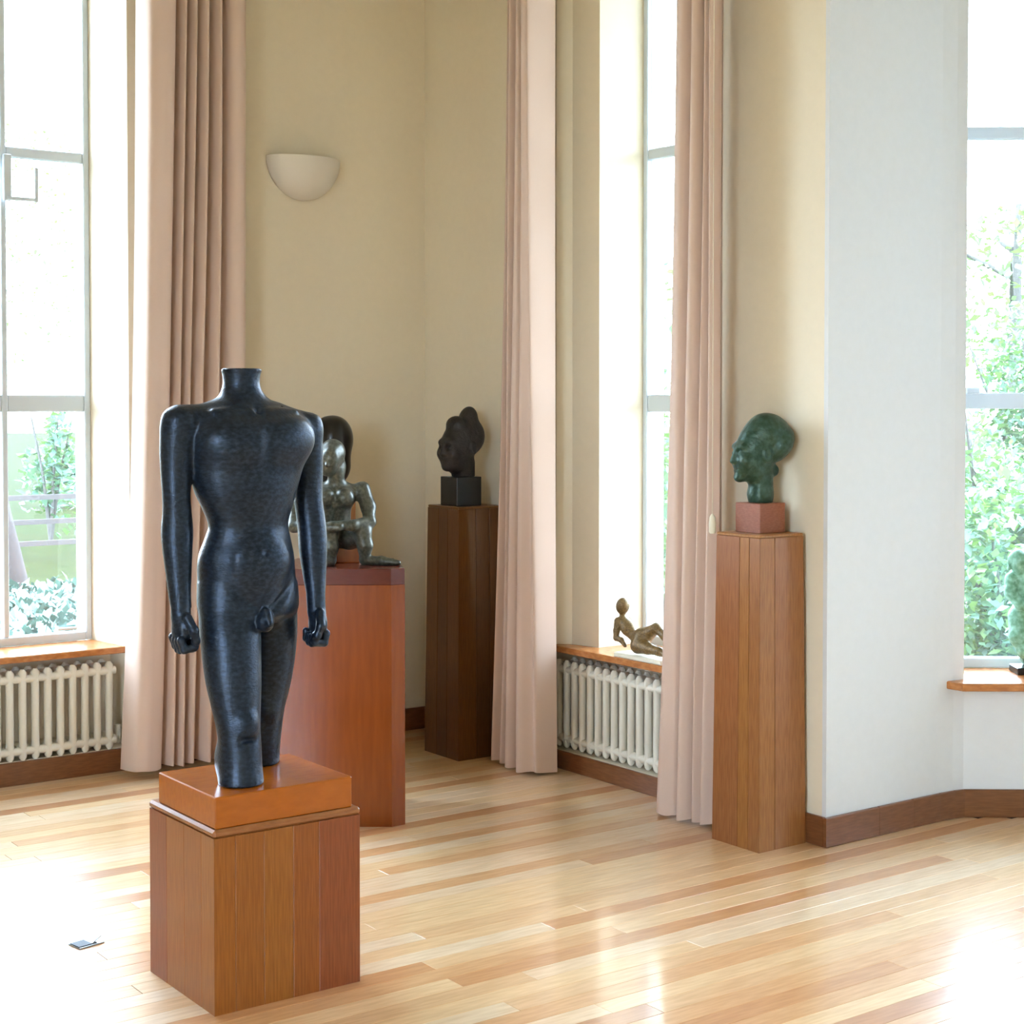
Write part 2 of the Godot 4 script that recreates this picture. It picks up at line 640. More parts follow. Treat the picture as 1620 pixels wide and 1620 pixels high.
func build_shell() -> void:
	var t := 0.45
	# wall with the wide window (left in the photograph)
	var st := start()
	var zo := LEFT_Z - t
	add_prism(st, [P(2.77, LEFT_Z), P(RIGHT_X + t, LEFT_Z), P(RIGHT_X + t, zo), P(2.70, zo), P(2.70, -6.93)], 0, ROOM_TOP)
	add_prism(st, [P(-3.2, LEFT_Z), P(1.165, LEFT_Z), P(1.235, -6.93), P(1.235, zo), P(-3.2, zo)], 0, ROOM_TOP)
	for w in [[1.165, 2.77]]:
		add_prism(st, [P(w[0], -6.80), P(w[1], -6.80), P(w[1], zo), P(w[0], zo)], 0.10, SILL - 0.028)
		add_prism(st, [P(w[0], LEFT_Z), P(w[1], LEFT_Z), P(w[1], zo), P(w[0], zo)], 0.0, 0.10)
		add_prism(st, [P(w[0], LEFT_Z), P(w[1], LEFT_Z), P(w[1], zo), P(w[0], zo)], 3.8, ROOM_TOP)
	structure("wall_left", st.commit(), M.wall)
	# wall with the narrow window
	st = start()
	var xo := RIGHT_X + t
	add_prism(st, [P(RIGHT_X, LEFT_Z), P(RIGHT_X, -5.66), P(xo, -5.66), P(xo, LEFT_Z)], 0, ROOM_TOP)
	add_prism(st, [P(RIGHT_X, -5.66), P(RIGHT_X, -5.60), P(4.36, -5.55), P(4.39, -5.40), P(xo, -5.40), P(xo, -5.66)], SILL - 0.028, ROOM_TOP)
	add_prism(st, [P(RIGHT_X, BAY_Z - 0.02), P(RIGHT_X, -4.49), P(xo, -4.49), P(xo, BAY_Z - 0.02)], 0, ROOM_TOP)
	add_prism(st, [P(RIGHT_X, -4.49), P(RIGHT_X, -4.55), P(4.36, -4.60), P(4.39, -4.72), P(xo, -4.72), P(xo, -4.49)], SILL - 0.028, ROOM_TOP)
	add_prism(st, [P(4.47, -5.66), P(xo, -5.66), P(xo, -4.49), P(4.47, -4.49)], 0.0, SILL - 0.028)
	add_prism(st, [P(RIGHT_X, -5.66), P(4.47, -5.66), P(4.47, -4.49), P(RIGHT_X, -4.49)], 0.0, 0.08)
	add_prism(st, [P(RIGHT_X, -5.60), P(xo, -5.60), P(xo, -4.55), P(RIGHT_X, -4.55)], 3.8, ROOM_TOP)
	structure("wall_right", st.commit(), M.wall)
	# bow bay
	st = start()
	var c := bay_corners()
	var n1 := Vector2(0.6, -0.8) * t
	var pts := [P(RIGHT_X, BAY_Z), P(4.93, BAY_Z), P(5.01, -3.995), BAY_A, BAY_A + n1, P(5.1, BAY_Z - t), P(xo, BAY_Z - t), P(xo, BAY_Z - 0.02), P(RIGHT_X, BAY_Z - 0.02)]
	add_prism(st, pts, 0, ROOM_TOP)
	var n2 := Vector2(t, 0)
	add_prism(st, [c[1] + P(0, 0.12), c[1] + P(0, 0.5), c[1] + P(0.45, 0.5), c[1] + P(0.45, 0.12)], SILL - 0.04, 3.8)
	add_prism(st, [c[2] - P(0, 0.5), c[2] - P(0, 0.12), c[2] + P(0.45, -0.12), c[2] + P(0.45, -0.5)], SILL - 0.04, 3.8)
	var n3 := Vector2(0.6, 0.8) * t
	var seg := [[c[0], c[1], n1], [c[1], c[2], n2], [c[2], c[3], n3]]
	var e3 := Vector2(-0.8, 0.6) * 0.12
	add_prism(st, [c[2] + e3, c[3] - e3, c[3] - e3 + n3, c[2] + e3 + n3], SILL - 0.04, 3.8)
	for s in seg:
		var a: Vector2 = s[0]
		var b: Vector2 = s[1]
		var n: Vector2 = s[2]
		var e := (b - a).normalized() * 0.12
		if s != seg[0]:
			add_prism(st, [a, a + e, a + e + n, a + n], 0, ROOM_TOP)
		add_prism(st, [b - e, b, b + n, b - e + n], 0, ROOM_TOP)
		var a1 := a if s == seg[0] else a + e
		add_prism(st, [a1, b - e, b - e + n, a1 + n], 0, SILL - 0.04)
		add_prism(st, [a1, b - e, b - e + n, a1 + n], 3.8, ROOM_TOP)
	add_prism(st, [c[1], c[1] + n1, c[1] + n1 + P(0.1, 0), c[1] + n2], 0, ROOM_TOP)
	add_prism(st, [c[2], c[2] + n2, c[2] + n3 + P(0.1, 0), c[2] + n3], 0, ROOM_TOP)
	var far_z: float = c[3].y
	add_prism(st, [c[3], c[3] + n3, P(5.0, far_z + t), P(RIGHT_X, far_z + t), P(RIGHT_X, far_z)], 0, ROOM_TOP)
	structure("wall_bay", st.commit(), M.white_wall)
	# the rest of the room, behind the camera
	structure("wall_side", prism([P(RIGHT_X, far_z + t), P(xo, far_z + t), P(xo, 3.0), P(RIGHT_X, 3.0)], 0, ROOM_TOP), M.wall)
	structure("wall_rear", prism([P(-3.65, 3.0), P(xo, 3.0), P(xo, 3.45), P(-3.65, 3.45)], 0, ROOM_TOP), M.wall)
	structure("wall_far", pierced([P(-3.65, zo), P(-3.2, zo), P(-3.2, 3.0), P(-3.65, 3.0)], false, -1.0, 1.2), M.wall)
	structure("ceiling", prism([P(-3.65, zo), P(7.0, zo), P(7.0, 3.45), P(-3.65, 3.45)], ROOM_TOP, ROOM_TOP + 0.3), M.ceiling)


# a straight wall, given by its four plan corners, with a window opening from a to b along x or z
func pierced(c: Array, along_x: bool, a: float, b: float) -> Mesh:
	var st := start()
	var lo: Vector2 = c[0].min(c[2])
	var hi: Vector2 = c[0].max(c[2])
	for q in [[lo.x if along_x else lo.y, a, 0.0, ROOM_TOP], [b, hi.x if along_x else hi.y, 0.0, ROOM_TOP], [a, b, 0.0, SILL - 0.04], [a, b, 3.8, ROOM_TOP]]:
		if along_x:
			add_prism(st, [P(q[0], lo.y), P(q[1], lo.y), P(q[1], hi.y), P(q[0], hi.y)], q[2], q[3])
		else:
			add_prism(st, [P(lo.x, q[0]), P(hi.x, q[0]), P(hi.x, q[1]), P(lo.x, q[1])], q[2], q[3])
	return st.commit()


# right-hand end of a floor row
func floor_end(z: float) -> float:
	if z < BAY_Z + 0.01:
		return RIGHT_X
	var c := bay_corners()
	if z < c[1].y:
		return BAY_A.x + (z - BAY_A.y) / BAY_DIR.y * BAY_DIR.x if z > BAY_A.y else BAY_A.x
	if z < c[2].y:
		return c[1].x
	if z < c[3].y:
		return c[2].x - (z - c[2].y) / BAY_DIR.y * BAY_DIR.x
	return RIGHT_X


func build_floor() -> void:
	var floor_node := structure_group("floor")
	part("subfloor", box(Vector3(10.6, 0.2, 10.5)), M.subfloor, floor_node, Vector3(1.7, -0.125, -1.8))
	var w := 0.078
	var rows := int((3.0 - LEFT_Z) / w) + 1
	var rest := []
	for i in M.planks.size():
		rest.append(start())
	var weights := [0, 0, 1, 2, 2, 3, 4, 5, 5, 6, 7, 7, 8, 3, 1]
	for r in rows:
		var z := LEFT_Z + (r + 0.5) * w
		var end := floor_end(z)
		var x := -3.2 - rng.randf() * 1.5
		while x < end - 0.02:
			var length := rng.randf_range(1.1, 2.6)
			var x1 := minf(x + length, end)
			var x0 := maxf(x, -3.2)
			if end - x1 < 0.3:
				x1 = end
			if x1 > x0 + 0.01:
				var tone: int = weights[rng.randi() % weights.size()]
				var size := Vector3(snappedf(x1 - x0 - 0.0012, 0.001), 0.022, w - 0.0012)
				var at := Vector3((x0 + x1) / 2.0, -0.011, z)
				if z < -2.4 and x1 > 0.6 + (z + 4.1) * 0.0:
					var p := part("plank", box(size, 0.0005), M.planks[tone], floor_node, at)
					p.rotation.x = rng.randf_range(-0.0007, 0.0007)
				else:
					add_box(rest[tone], size, 0.0, at)
			x = x1 if x1 < end else end
	for i in rest.size():
		var o := part("floorboards", rest[i].commit(), M.planks[i], floor_node)
		o.set_meta("kind", "stuff")


# ==================================================================== windows
func bar(w: Node3D, called: String, a: Vector2, b: Vector2, wide: float, deep: float, z := 0.0) -> void:
	var size := Vector3(absf(b.x - a.x) + wide, absf(b.y - a.y) + wide, deep) if false else Vector3(maxf(absf(b.x - a.x), wide), maxf(absf(b.y - a.y), wide), deep)
	part(called, box(size, 0.004), M.steel_frame, w, Vector3((a.x + b.x) / 2, (a.y + b.y) / 2, z))


# local x runs along the wall to the right, z points into the room; stiles and transoms are of painted steel
func make_window(n: int, at: Vector3, turn: float, width: float, columns: Array, transoms: Array, y0 := SILL, y1 := 3.8) -> Node3D:
	var w := structure_group("window_%d" % n, at, turn)
	bar(w, "stile", P(0.014, y0), P(0.014, y1), 0.028, 0.05)
	bar(w, "stile", P(width - 0.014, y0), P(width - 0.014, y1), 0.028, 0.05)
	bar(w, "bottom_rail", P(0.028, y0 + 0.02), P(width - 0.028, y0 + 0.02), 0.04, 0.05)
	bar(w, "top_rail", P(0.028, y1 - 0.02), P(width - 0.028, y1 - 0.02), 0.04, 0.05)
	for c in columns:
		bar(w, "mullion", P(c, y0 + 0.04), P(c, y1 - 0.04), 0.026, 0.045)
	var xs := [0.028]
	for c in columns:
		xs.append_array([c - 0.013, c + 0.013])
	xs.append(width - 0.028)
	var ys := [y0 + 0.04]
	for t in transoms:
		ys.append_array([t[0] - t[1] / 2, t[0] + t[1] / 2])
	ys.append(y1 - 0.04)
	for i in range(0, xs.size(), 2):
		var span: float = xs[i + 1] - xs[i]
		var mid: float = (xs[i + 1] + xs[i]) / 2
		for t in transoms:
			part("transom", box(Vector3(span, t[1], 0.04), 0.004), M.steel_frame, w, Vector3(mid, t[0], 0))
		for j in range(0, ys.size(), 2):
			part("pane", box(Vector3(span, ys[j + 1] - ys[j], 0.005)), M.glass, w, Vector3(mid, (ys[j] + ys[j + 1]) / 2, 0))
	return w


func build_windows() -> void:
	var trans := [[1.605, 0.075], [2.695, 0.045]]
	var w := make_window(1, Vector3(1.235, 0, -6.95), 0.0, 1.465, [0.365, 0.73, 1.08], trans)
	part("sill", prism([P(0.0, 0.02), P(-0.06, 0.315), P(1.51, 0.315), P(1.465, 0.02)], SILL - 0.028, SILL, 0.004), M.sill, w)
	# window stay hanging from the upper transom
	var stay := part("stay", box(Vector3(0.035, 0.20, 0.02), 0.004), M.steel_frame, w, Vector3(1.09, 2.58, 0.045))
	part("stay_arm", box(Vector3(0.13, 0.016, 0.012), 0.003), M.steel_frame, stay, Vector3(0.06, -0.09, 0.01))
	part("stay_rod", box(Vector3(0.016, 0.15, 0.012), 0.003), M.steel_frame, stay, Vector3(0.125, -0.025, 0.01))
	part("peg_handle", box(Vector3(0.09, 0.012, 0.012), 0.003), M.steel_frame, w, Vector3(1.345, SILL + 0.06, 0.04))
	w = make_window(2, Vector3(4.66, 0, -5.40), -PI / 2, 0.68, [0.34], trans)
	part("sill", prism([P(0.0, 0.02), P(0.0, 0.27), P(-0.14, 0.305), P(-0.19, 0.35), P(-0.19, 0.385), P(0.87, 0.385), P(0.87, 0.35), P(0.81, 0.305), P(0.68, 0.27), P(0.68, 0.02)], SILL - 0.028, SILL, 0.003), M.sill, w)
	# bay windows
	var c := bay_corners()
	var set_back := 0.3
	var btrans := [[1.615, 0.065], [2.69, 0.05]]
	var a: Vector2 = c[0] + Vector2(0.6, -0.8) * set_back
	w = make_window(3, Vector3(a.x, 0, a.y), -atan2(0.6, 0.8), BAY_LEN - 0.12, [0.36, 0.72], btrans, SILL - 0.01)
	part("sill", prism([P(0.0, 0.02), P(0.0, 0.29), P(-0.09, 0.325), P(-0.03, 0.40), P(BAY_LEN - 0.1, 0.40), P(BAY_LEN - 0.1, 0.3), P(BAY_LEN - 0.12, 0.02)], SILL - 0.04, SILL - 0.01, 0.004), M.sill, w)
	part("latch", box(Vector3(0.06, 0.03, 0.02), 0.006), M.steel_frame, w, Vector3(0.10, 1.655, 0.025))
	w = make_window(4, Vector3(c[1].x + set_back, 0, c[1].y + 0.5), -PI / 2, 0.5, [], btrans, SILL - 0.01)
	part("sill", prism([P(0, 0.02), P(0, 0.36), P(0.5, 0.36), P(0.5, 0.02)], SILL - 0.04, SILL - 0.01, 0.004), M.sill, w)
	# window behind the camera, in the far wall
	w = make_window(5, Vector3(-3.5, 0, 1.2), PI / 2, 2.2, [0.55, 1.10, 1.65], trans)
	part("sill", prism([P(0.0, 0.02), P(0.0, 0.34), P(2.2, 0.34), P(2.2, 0.02)], SILL - 0.028, SILL, 0.004), M.sill, w)


func run_board(parent: Node3D, pts: Array, inward: float, height: float) -> void:
	for i in pts.size() - 1:
		var a: Vector2 = pts[i]
		var b: Vector2 = pts[i + 1]
		var e := (b - a).normalized()
		var n := Vector2(-e.y, e.x) * inward
		part("board", prism([a + e * 0.0006, b - e * 0.0006, b - e * 0.0006 + n, a + e * 0.0006 + n], 0.0, height, 0.003), M.baseboard, parent)


func build_baseboards() -> void:
	var h := 0.108
	var b := structure_group("baseboard_left")
	run_board(b, [P(2.77, LEFT_Z), P(RIGHT_X - 0.016, LEFT_Z)], 0.016, h)
	run_board(b, [P(1.165, LEFT_Z), P(2.77, LEFT_Z)], 0.016, 0.098)
	b = structure_group("baseboard_right")
	run_board(b, [P(RIGHT_X, LEFT_Z + 0.0), P(RIGHT_X, -5.66)], 0.016, h)
	run_board(b, [P(RIGHT_X, -5.66), P(RIGHT_X, -4.49)], 0.016, 0.08)
	run_board(b, [P(RIGHT_X, -4.49), P(RIGHT_X, BAY_Z)], 0.016, h)
	b = structure_group("baseboard_bay")
	var pts := bay_points()
	pts[0] = P(RIGHT_X - 0.016, BAY_Z)
	var c := bay_corners()
	pts.append(c[1])
	run_board(b, pts, 0.016, h)


# ==================================================================== outdoors
func leaf_mass(count: int, spread: Callable, size: float, mat_colors: Array, parent: Node3D, called := "foliage") -> void:
	var sets := []
	for m in mat_colors:
		sets.append([PackedVector3Array(), PackedVector3Array()])
	for i in count:
		var p: Vector3 = spread.call()
		var k := rng.randi() % mat_colors.size()
		var b := Basis.from_euler(Vector3(rng.randf_range(-1.3, 0.6), rng.randf() * TAU, rng.randf_range(-0.7, 0.7)))
		var s := size * rng.randf_range(0.6, 1.3)
		var tip := p + b * Vector3(0, 0, s)
		var l := p + b * Vector3(-0.32 * s, 0.06 * s, 0.5 * s)
		var r := p + b * Vector3(0.32 * s, 0.06 * s, 0.5 * s)
		var n := b * Vector3.UP
		sets[k][0].append_array(PackedVector3Array([p, tip, l, p, r, tip]))
		sets[k][1].append_array(PackedVector3Array([n, n, n, n, n, n]))
	for k in mat_colors.size():
		if sets[k][0].is_empty():
			continue
		var arr := []
		arr.resize(Mesh.ARRAY_MAX)
		arr[Mesh.ARRAY_VERTEX] = sets[k][0]
		arr[Mesh.ARRAY_NORMAL] = sets[k][1]
		var mesh := ArrayMesh.new()
		mesh.add_surface_from_arrays(Mesh.PRIMITIVE_TRIANGLES, arr)
		var o := part(called, mesh, mat_colors[k], parent)
		o.set_meta("kind", "stuff")


func in_ball(c: Vector3, r: Vector3, hollow := 0.5) -> Vector3:
	var d := Vector3(rng.randfn(), rng.randfn(), rng.randfn()).normalized()
	return c + d * r * lerpf(hollow, 1.0, sqrt(rng.randf()))


func shrub(label: String, at: Vector3, size: Vector3, count: int, leaf: float, mats: Array, group := "") -> void:
	var t := thing("shrub", label, "shrub", at, 0.0, group)
	var st := start()
	for k in 5:
		var a := TAU * k / 5.0 + 0.3
		add_tube(st, [Vector3.ZERO, Vector3(cos(a) * size.x * 0.2, size.y * 0.45, sin(a) * size.z * 0.2), Vector3(cos(a) * size.x * 0.5, size.y * 0.85, sin(a) * size.z * 0.5)], [0.035, 0.022, 0.008], 6)
	part("stems", st.commit(), M.dark_bark, t)
	var lobes := []
	for k in 7:
		lobes.append([in_ball(Vector3(0, size.y * 0.52, 0), Vector3(size.x * 0.55, size.y * 0.36, size.z * 0.55), 0.3), rng.randf_range(0.4, 0.62)])
	leaf_mass(count, func() -> Vector3:
		var q: Array = lobes[rng.randi() % lobes.size()]
		return in_ball(q[0], size * 0.6 * float(q[1]), 0.35), leaf, mats, t)


func tree(label: String, at: Vector3, height: float, trunk: float, lean: float, crown: Vector3, crown_y: float, count: int, mats: Array, bark: Material) -> void:
	var t := thing("tree", label, "tree", at)
	var st := start()
	add_tube(st, [Vector3.ZERO, Vector3(lean * 0.35, height * 0.3, 0), Vector3(lean * 0.8, height * 0.7, 0.1), Vector3(lean, height, 0.1)], [trunk * 1.25, trunk, trunk * 0.7, trunk * 0.35], 12)
	part("trunk", st.commit(), bark, t)
	for k in (5 if trunk < 0.2 else 0):
		var a := TAU * k / 5.0
		st = start()
		var y := height * (0.55 + 0.08 * k)
		add_tube(st, [Vector3(lean * 0.75, y, 0.05), Vector3(lean + cos(a) * crown.x * 0.4, y + crown.y * 0.25, sin(a) * crown.z * 0.4), Vector3(lean + cos(a) * crown.x * 0.8, y + crown.y * 0.4, sin(a) * crown.z * 0.8)], [trunk * 0.4, trunk * 0.25, trunk * 0.1], 7)
		part("branch", st.commit(), bark, t)
	if count > 0:
		leaf_mass(count, func() -> Vector3: return in_ball(Vector3(lean, crown_y, 0), crown, 0.4), 0.16, mats, t)


func build_outdoors() -> void:
	var g := -0.55
	structure("ground", box(Vector3(160, 0.5, 160)), M.lawn, Vector3(30, g - 0.26, -40))
	# ivy bed outside the wide window
	var bed := thing("ivy_bed", "low blue-green ground cover outside the wide left window", "ground cover", Vector3(0, g, 0))
	leaf_mass(30000, func() -> Vector3:
		var z := rng.randf_range(7.6, 17.6)
		return Vector3(rng.randf_range(0.2 * z - 0.8, 0.43 * z + 0.4), rng.randf_range(0.0, 0.16), -z), 0.12, M.ivy, bed, "ivy")
	bed.set_meta("kind", "stuff")
	tree("pale leaning tree trunk outside the wide left window", Vector3(6.25, g, -18.3), 9.5, 0.115, -1.9, Vector3(1.8, 1.4, 1.8), 9.4, 900, [M.leaf[2], M.leaf[3]], M.bark)
	# rail fence along the lawn
	var f := thing("rail_fence", "weathered wooden rail fence across the lawn behind the leaning tree", "fence", Vector3(7.9, g, -21.9))
	var rail := box(Vector3(14.0, 0.07, 0.04))
	for y in [0.22, 0.52, 0.86]:
		part("rail", rail, M.fence, f, Vector3(0, y, 0))
	for k in 8:
		part("post", box(Vector3(0.1, 1.0, 0.1), 0.01), M.fence, f, Vector3(-6.3 + k * 1.8, 0.5, -0.07))
	shrub("dark green shrub on the lawn behind the rail fence, right of the leaning trunk", Vector3(12.6, g, -33.0), Vector3(1.6, 1.1, 1.2), 1500, 0.22, [M.leaf[0], M.leaf[3]], "garden shrubs")
	shrub("tall narrow dark shrub just behind the leaning pale trunk", Vector3(9.0, g, -24.8), Vector3(0.7, 2.3, 0.7), 700, 0.16, [M.leaf[0], M.leaf[3]], "garden shrubs")
	var far := [
		[Vector3(14.0, g, -44.0), 9.0, Vector3(4.5, 3.5, 4.0), "broad pale green tree at the far edge of the lawn"],
		[Vector3(24.5, g, -47.0), 8.0, Vector3(4.5, 3.2, 4.0), "rounded tree at the far right end of the lawn"]]
	for q in far:
		tree(q[3], q[0], q[1], 0.2, 0.3, q[2], q[1] * 0.72, 2600, [M.leaf[2], M.leaf[1]], M.dark_bark)
	# planting seen through the narrow window
	shrub("leafy green shrub outside the narrow middle window", Vector3(9.3, g, -10.6), Vector3(1.7, 3.0, 1.5), 3400, 0.13, [M.leaf[1], M.leaf[2], M.leaf[3]], "garden shrubs")
	# planting seen through the bay window
	var bay := [
		[Vector3(8.6, g, -5.9), Vector3(0.8, 1.35, 0.8), "low blue-green shrub nearest the bay window"],
		[Vector3(12.0, g, -9.2), Vector3(1.4, 2.7, 1.4), "tall leafy shrub filling the middle of the bay window view"],
		[Vector3(14.8, g, -10.6), Vector3(1.6, 3.3, 1.6), "tallest shrub, at the back of the bay window view"],
		[Vector3(9.9, g, -7.4), Vector3(0.8, 1.5, 0.8), "second low shrub, just behind the one nearest the bay window"]]
	for q in bay:
		shrub(q[2], q[0], q[1], 6000, 0.095, [M.leaf[0], M.leaf[1], M.leaf[2], M.leaf[3]], "garden shrubs")
	tree("light-crowned tree rising above the shrubs in the bay window", Vector3(19.0, g, -14.4), 5.0, 0.12, 0.3, Vector3(1.6, 1.3, 1.6), 3.7, 1600, [M.leaf[2], M.leaf[1]], M.dark_bark)


# ==================================================================== curtains
func drape(ctrl: Array, top: Vector2, bottom: Vector2, y0: float, y1: float, place: Callable, waver: float) -> Mesh:
	# ctrl: (share of the width, how far out); top and bottom: from-to along the wall; place turns (along, y, out) into a point
	var cols := 150
	var rows := 18
	var grid := []
	for r in rows + 1:
		var v := float(r) / rows
		var line := []
		for c in cols + 1:
			var u := float(c) / cols
			var flare := pow(1.0 - v, 1.6)
			var a := lerpf(top.x, bottom.x, flare)
			var b := lerpf(top.y, bottom.y, flare)
			var out := catmull(ctrl, u) * lerpf(1.0, 0.85, flare) + sin(u * 19.0 + v * 3.0) * waver * flare
			var along := lerpf(a, b, u) + sin(v * 5.0 + u * 7.0) * 0.006
			line.append(place.call(along, lerpf(y0, y1, v) + (sin(u * 23.0) * 0.004 if r == 0 else 0.0), out))
		grid.append(line)
	var st := start()
	var thick := 0.0025
	var normals := []
	for r in rows + 1:
		var line := []
		for c in cols + 1:
			var du: Vector3 = grid[r][mini(c + 1, cols)] - grid[r][maxi(c - 1, 0)]
			var dv: Vector3 = grid[mini(r + 1, rows)][c] - grid[maxi(r - 1, 0)][c]
			line.append(du.cross(dv).normalized())
		normals.append(line)
	var id := 0
	for side in [1.0, -1.0]:
		for r in rows + 1:
			for c in cols + 1:
				st.set_normal(normals[r][c] * side)
				st.add_vertex(grid[r][c] + normals[r][c] * thick * side)
	var per := (rows + 1) * (cols + 1)
	for side in 2:
		for r in rows:
			for c in cols:
				var i := side * per + r * (cols + 1) + c
				var q := [i, i + 1, i + cols + 2, i + cols + 1]
				var order := [0, 2, 1, 0, 3, 2] if side == 0 else [0, 1, 2, 0, 2, 3]
				for o in order:
					st.add_index(q[o])
	# close the two selvedges and the hem
	for r in rows:
		for c in [0, cols]:
			var i: int = r * (cols + 1) + c
			var q := [i, i + cols + 1, per + i + cols + 1, per + i]
			for o in ([0, 1, 2, 0, 2, 3] if c == 0 else [0, 2, 1, 0, 3, 2]):
				st.add_index(q[o])
	for c in cols:
		for o in [c, c + 1, per + c + 1, c, per + c + 1, per + c]:
			st.add_index(o)
	return st.commit()


func build_curtains() -> void:
	var v := func(list: Array) -> Array:
		var out := []
		for q in list:
			out.append(Vector2(q[0], q[1]))
		return out
	var top := 3.95
	var along_x := func(s: float, y: float, o: float) -> Vector3: return Vector3(s, y, -6.505 + o)
	var along_z := func(s: float, y: float, o: float) -> Vector3: return Vector3(4.15 - o, y, s)
	var c := thing("curtain", "pleated dusty pink curtain behind the headless torso, beside the wide left window", "curtain", Vector3.ZERO, 0.0, "full-length pink curtains")
	part("fabric", drape(v.call([[0, -0.06], [0.025, 0.03], [0.06, 0.06], [0.15, 0.07], [0.26, 0.05], [0.31, -0.035], [0.36, 0.045], [0.41, -0.035], [0.455, 0.045], [0.5, -0.04], [0.56, 0.05], [0.62, -0.045], [0.69, 0.05], [0.76, -0.045], [0.82, 0.03], [0.9, 0.045], [0.97, 0.02], [1, -0.03]]), Vector2(2.785, 3.275), Vector2(2.68, 3.22), 0.03, top, along_x, 0.012), M.cloth, c)
	part("rail", box(Vector3(1.2, 0.03, 0.04), 0.005), M.plastic, c, Vector3(2.9, top + 0.015, -6.505))
	c = thing("curtain", "pink curtain between the black bust and the narrow middle window", "curtain", Vector3.ZERO, 0.0, "full-length pink curtains")
	part("fabric", drape(v.call([[0, -0.03], [0.05, 0.03], [0.1, -0.02], [0.19, 0.04], [0.29, -0.03], [0.38, 0.03], [0.5, 0.05], [0.6, 0.005], [0.68, 0.05], [0.8, 0.06], [0.9, 0.05], [0.95, 0.035], [1, -0.09]]), Vector2(-5.70, -5.515), Vector2(-5.83, -5.485), 0.012, top, along_z, 0.02), M.cloth, c)
	part("rail", box(Vector3(0.04, 0.03, 0.6), 0.005), M.plastic, c, Vector3(4.15, top + 0.015, -5.60))
	c = thing("curtain", "pink curtain between the narrow middle window and the pedestal with the green bust", "curtain", Vector3.ZERO, 0.0, "full-length pink curtains")
	part("fabric", drape(v.call([[0, -0.05], [0.05, 0.02], [0.18, 0.05], [0.31, 0.035], [0.37, -0.025], [0.47, 0.05], [0.56, 0.045], [0.62, -0.03], [0.68, 0.03], [0.73, -0.02], [0.83, 0.035], [0.93, -0.01], [1, 0.0]]), Vector2(-4.60, -4.375), Vector2(-4.725, -4.395), 0.012, top, along_z, 0.012), M.cloth, c)
	part("rail", box(Vector3(0.04, 0.03, 0.5), 0.005), M.plastic, c, Vector3(4.15, top + 0.015, -4.55))


# ==================================================================== radiators
func radiator_section(h: float) -> Mesh:
	# one cast section, two columns deep: local y up from its foot, z out into the room
	var st := start()
	for z in [-0.042, 0.042]:
		var pts := []
		var rad := []
		for q in [[0.0, 0.007], [0.010, 0.015], [0.03, 0.019], [0.06, 0.0165], [h - 0.06, 0.0165], [h - 0.03, 0.020], [h - 0.012, 0.017], [h, 0.008]]:
			pts.append(Vector3(0, q[0], z))
			rad.append(q[1])
		add_tube(st, pts, rad, 10)
	for y in [0.04, h - 0.04]:
		add_box(st, Vector3(0.034, 0.055, 0.09), 0.008, Vector3(0, y, 0))
		add_tube(st, [Vector3(-0.0285, y, 0), Vector3(0.0285, y, 0)], [0.02, 0.02], 10)
		for z in [-0.042, 0.042]:
			add_tube(st, [Vector3(-0.027, y, z), Vector3(0.027, y, z)], [0.018, 0.018], 8)
	return st.commit()


func build_radiators() -> void:
	var h := 0.385
	var sec := radiator_section(h)
	var pitch := 0.0545
	var r := thing("radiator", "cream cast-iron column radiator under the wide left window", "radiator", Vector3(2.70, 0.10, -6.70), 0.0, "column radiators")
	for k in 22:
		part("section", sec, M.radiator, r, Vector3(-0.03 - k * pitch, 0, 0))
	part("valve", valve_mesh(), M.radiator, r, Vector3(0.02, 0.045, 0.0))
	part("bracket", box(Vector3(0.02, 0.02, 0.05), 0.003), M.radiator, r, Vector3(-0.5, 0.33, -0.075))
	r = thing("radiator", "cream cast-iron column radiator under the narrow middle window", "radiator", Vector3(4.375, 0.09, -5.615), -PI / 2, "column radiators")
	for k in 19:
		part("section", sec, M.radiator, r, Vector3(0.01 + k * pitch, 0, 0))
	part("bracket", box(Vector3(0.02, 0.02, 0.03), 0.003), M.radiator, r, Vector3(0.5, 0.33, -0.078))


func valve_mesh() -> Mesh:
	var st := start()
	add_tube(st, [Vector3(-0.04, 0, 0), Vector3(0.01, 0, 0)], [0.011, 0.011], 8)
	add_tube(st, [Vector3(0.005, -0.03, 0), Vector3(0.005, 0.03, 0), Vector3(0.005, 0.05, 0)], [0.012, 0.016, 0.014], 8)
	return st.commit()


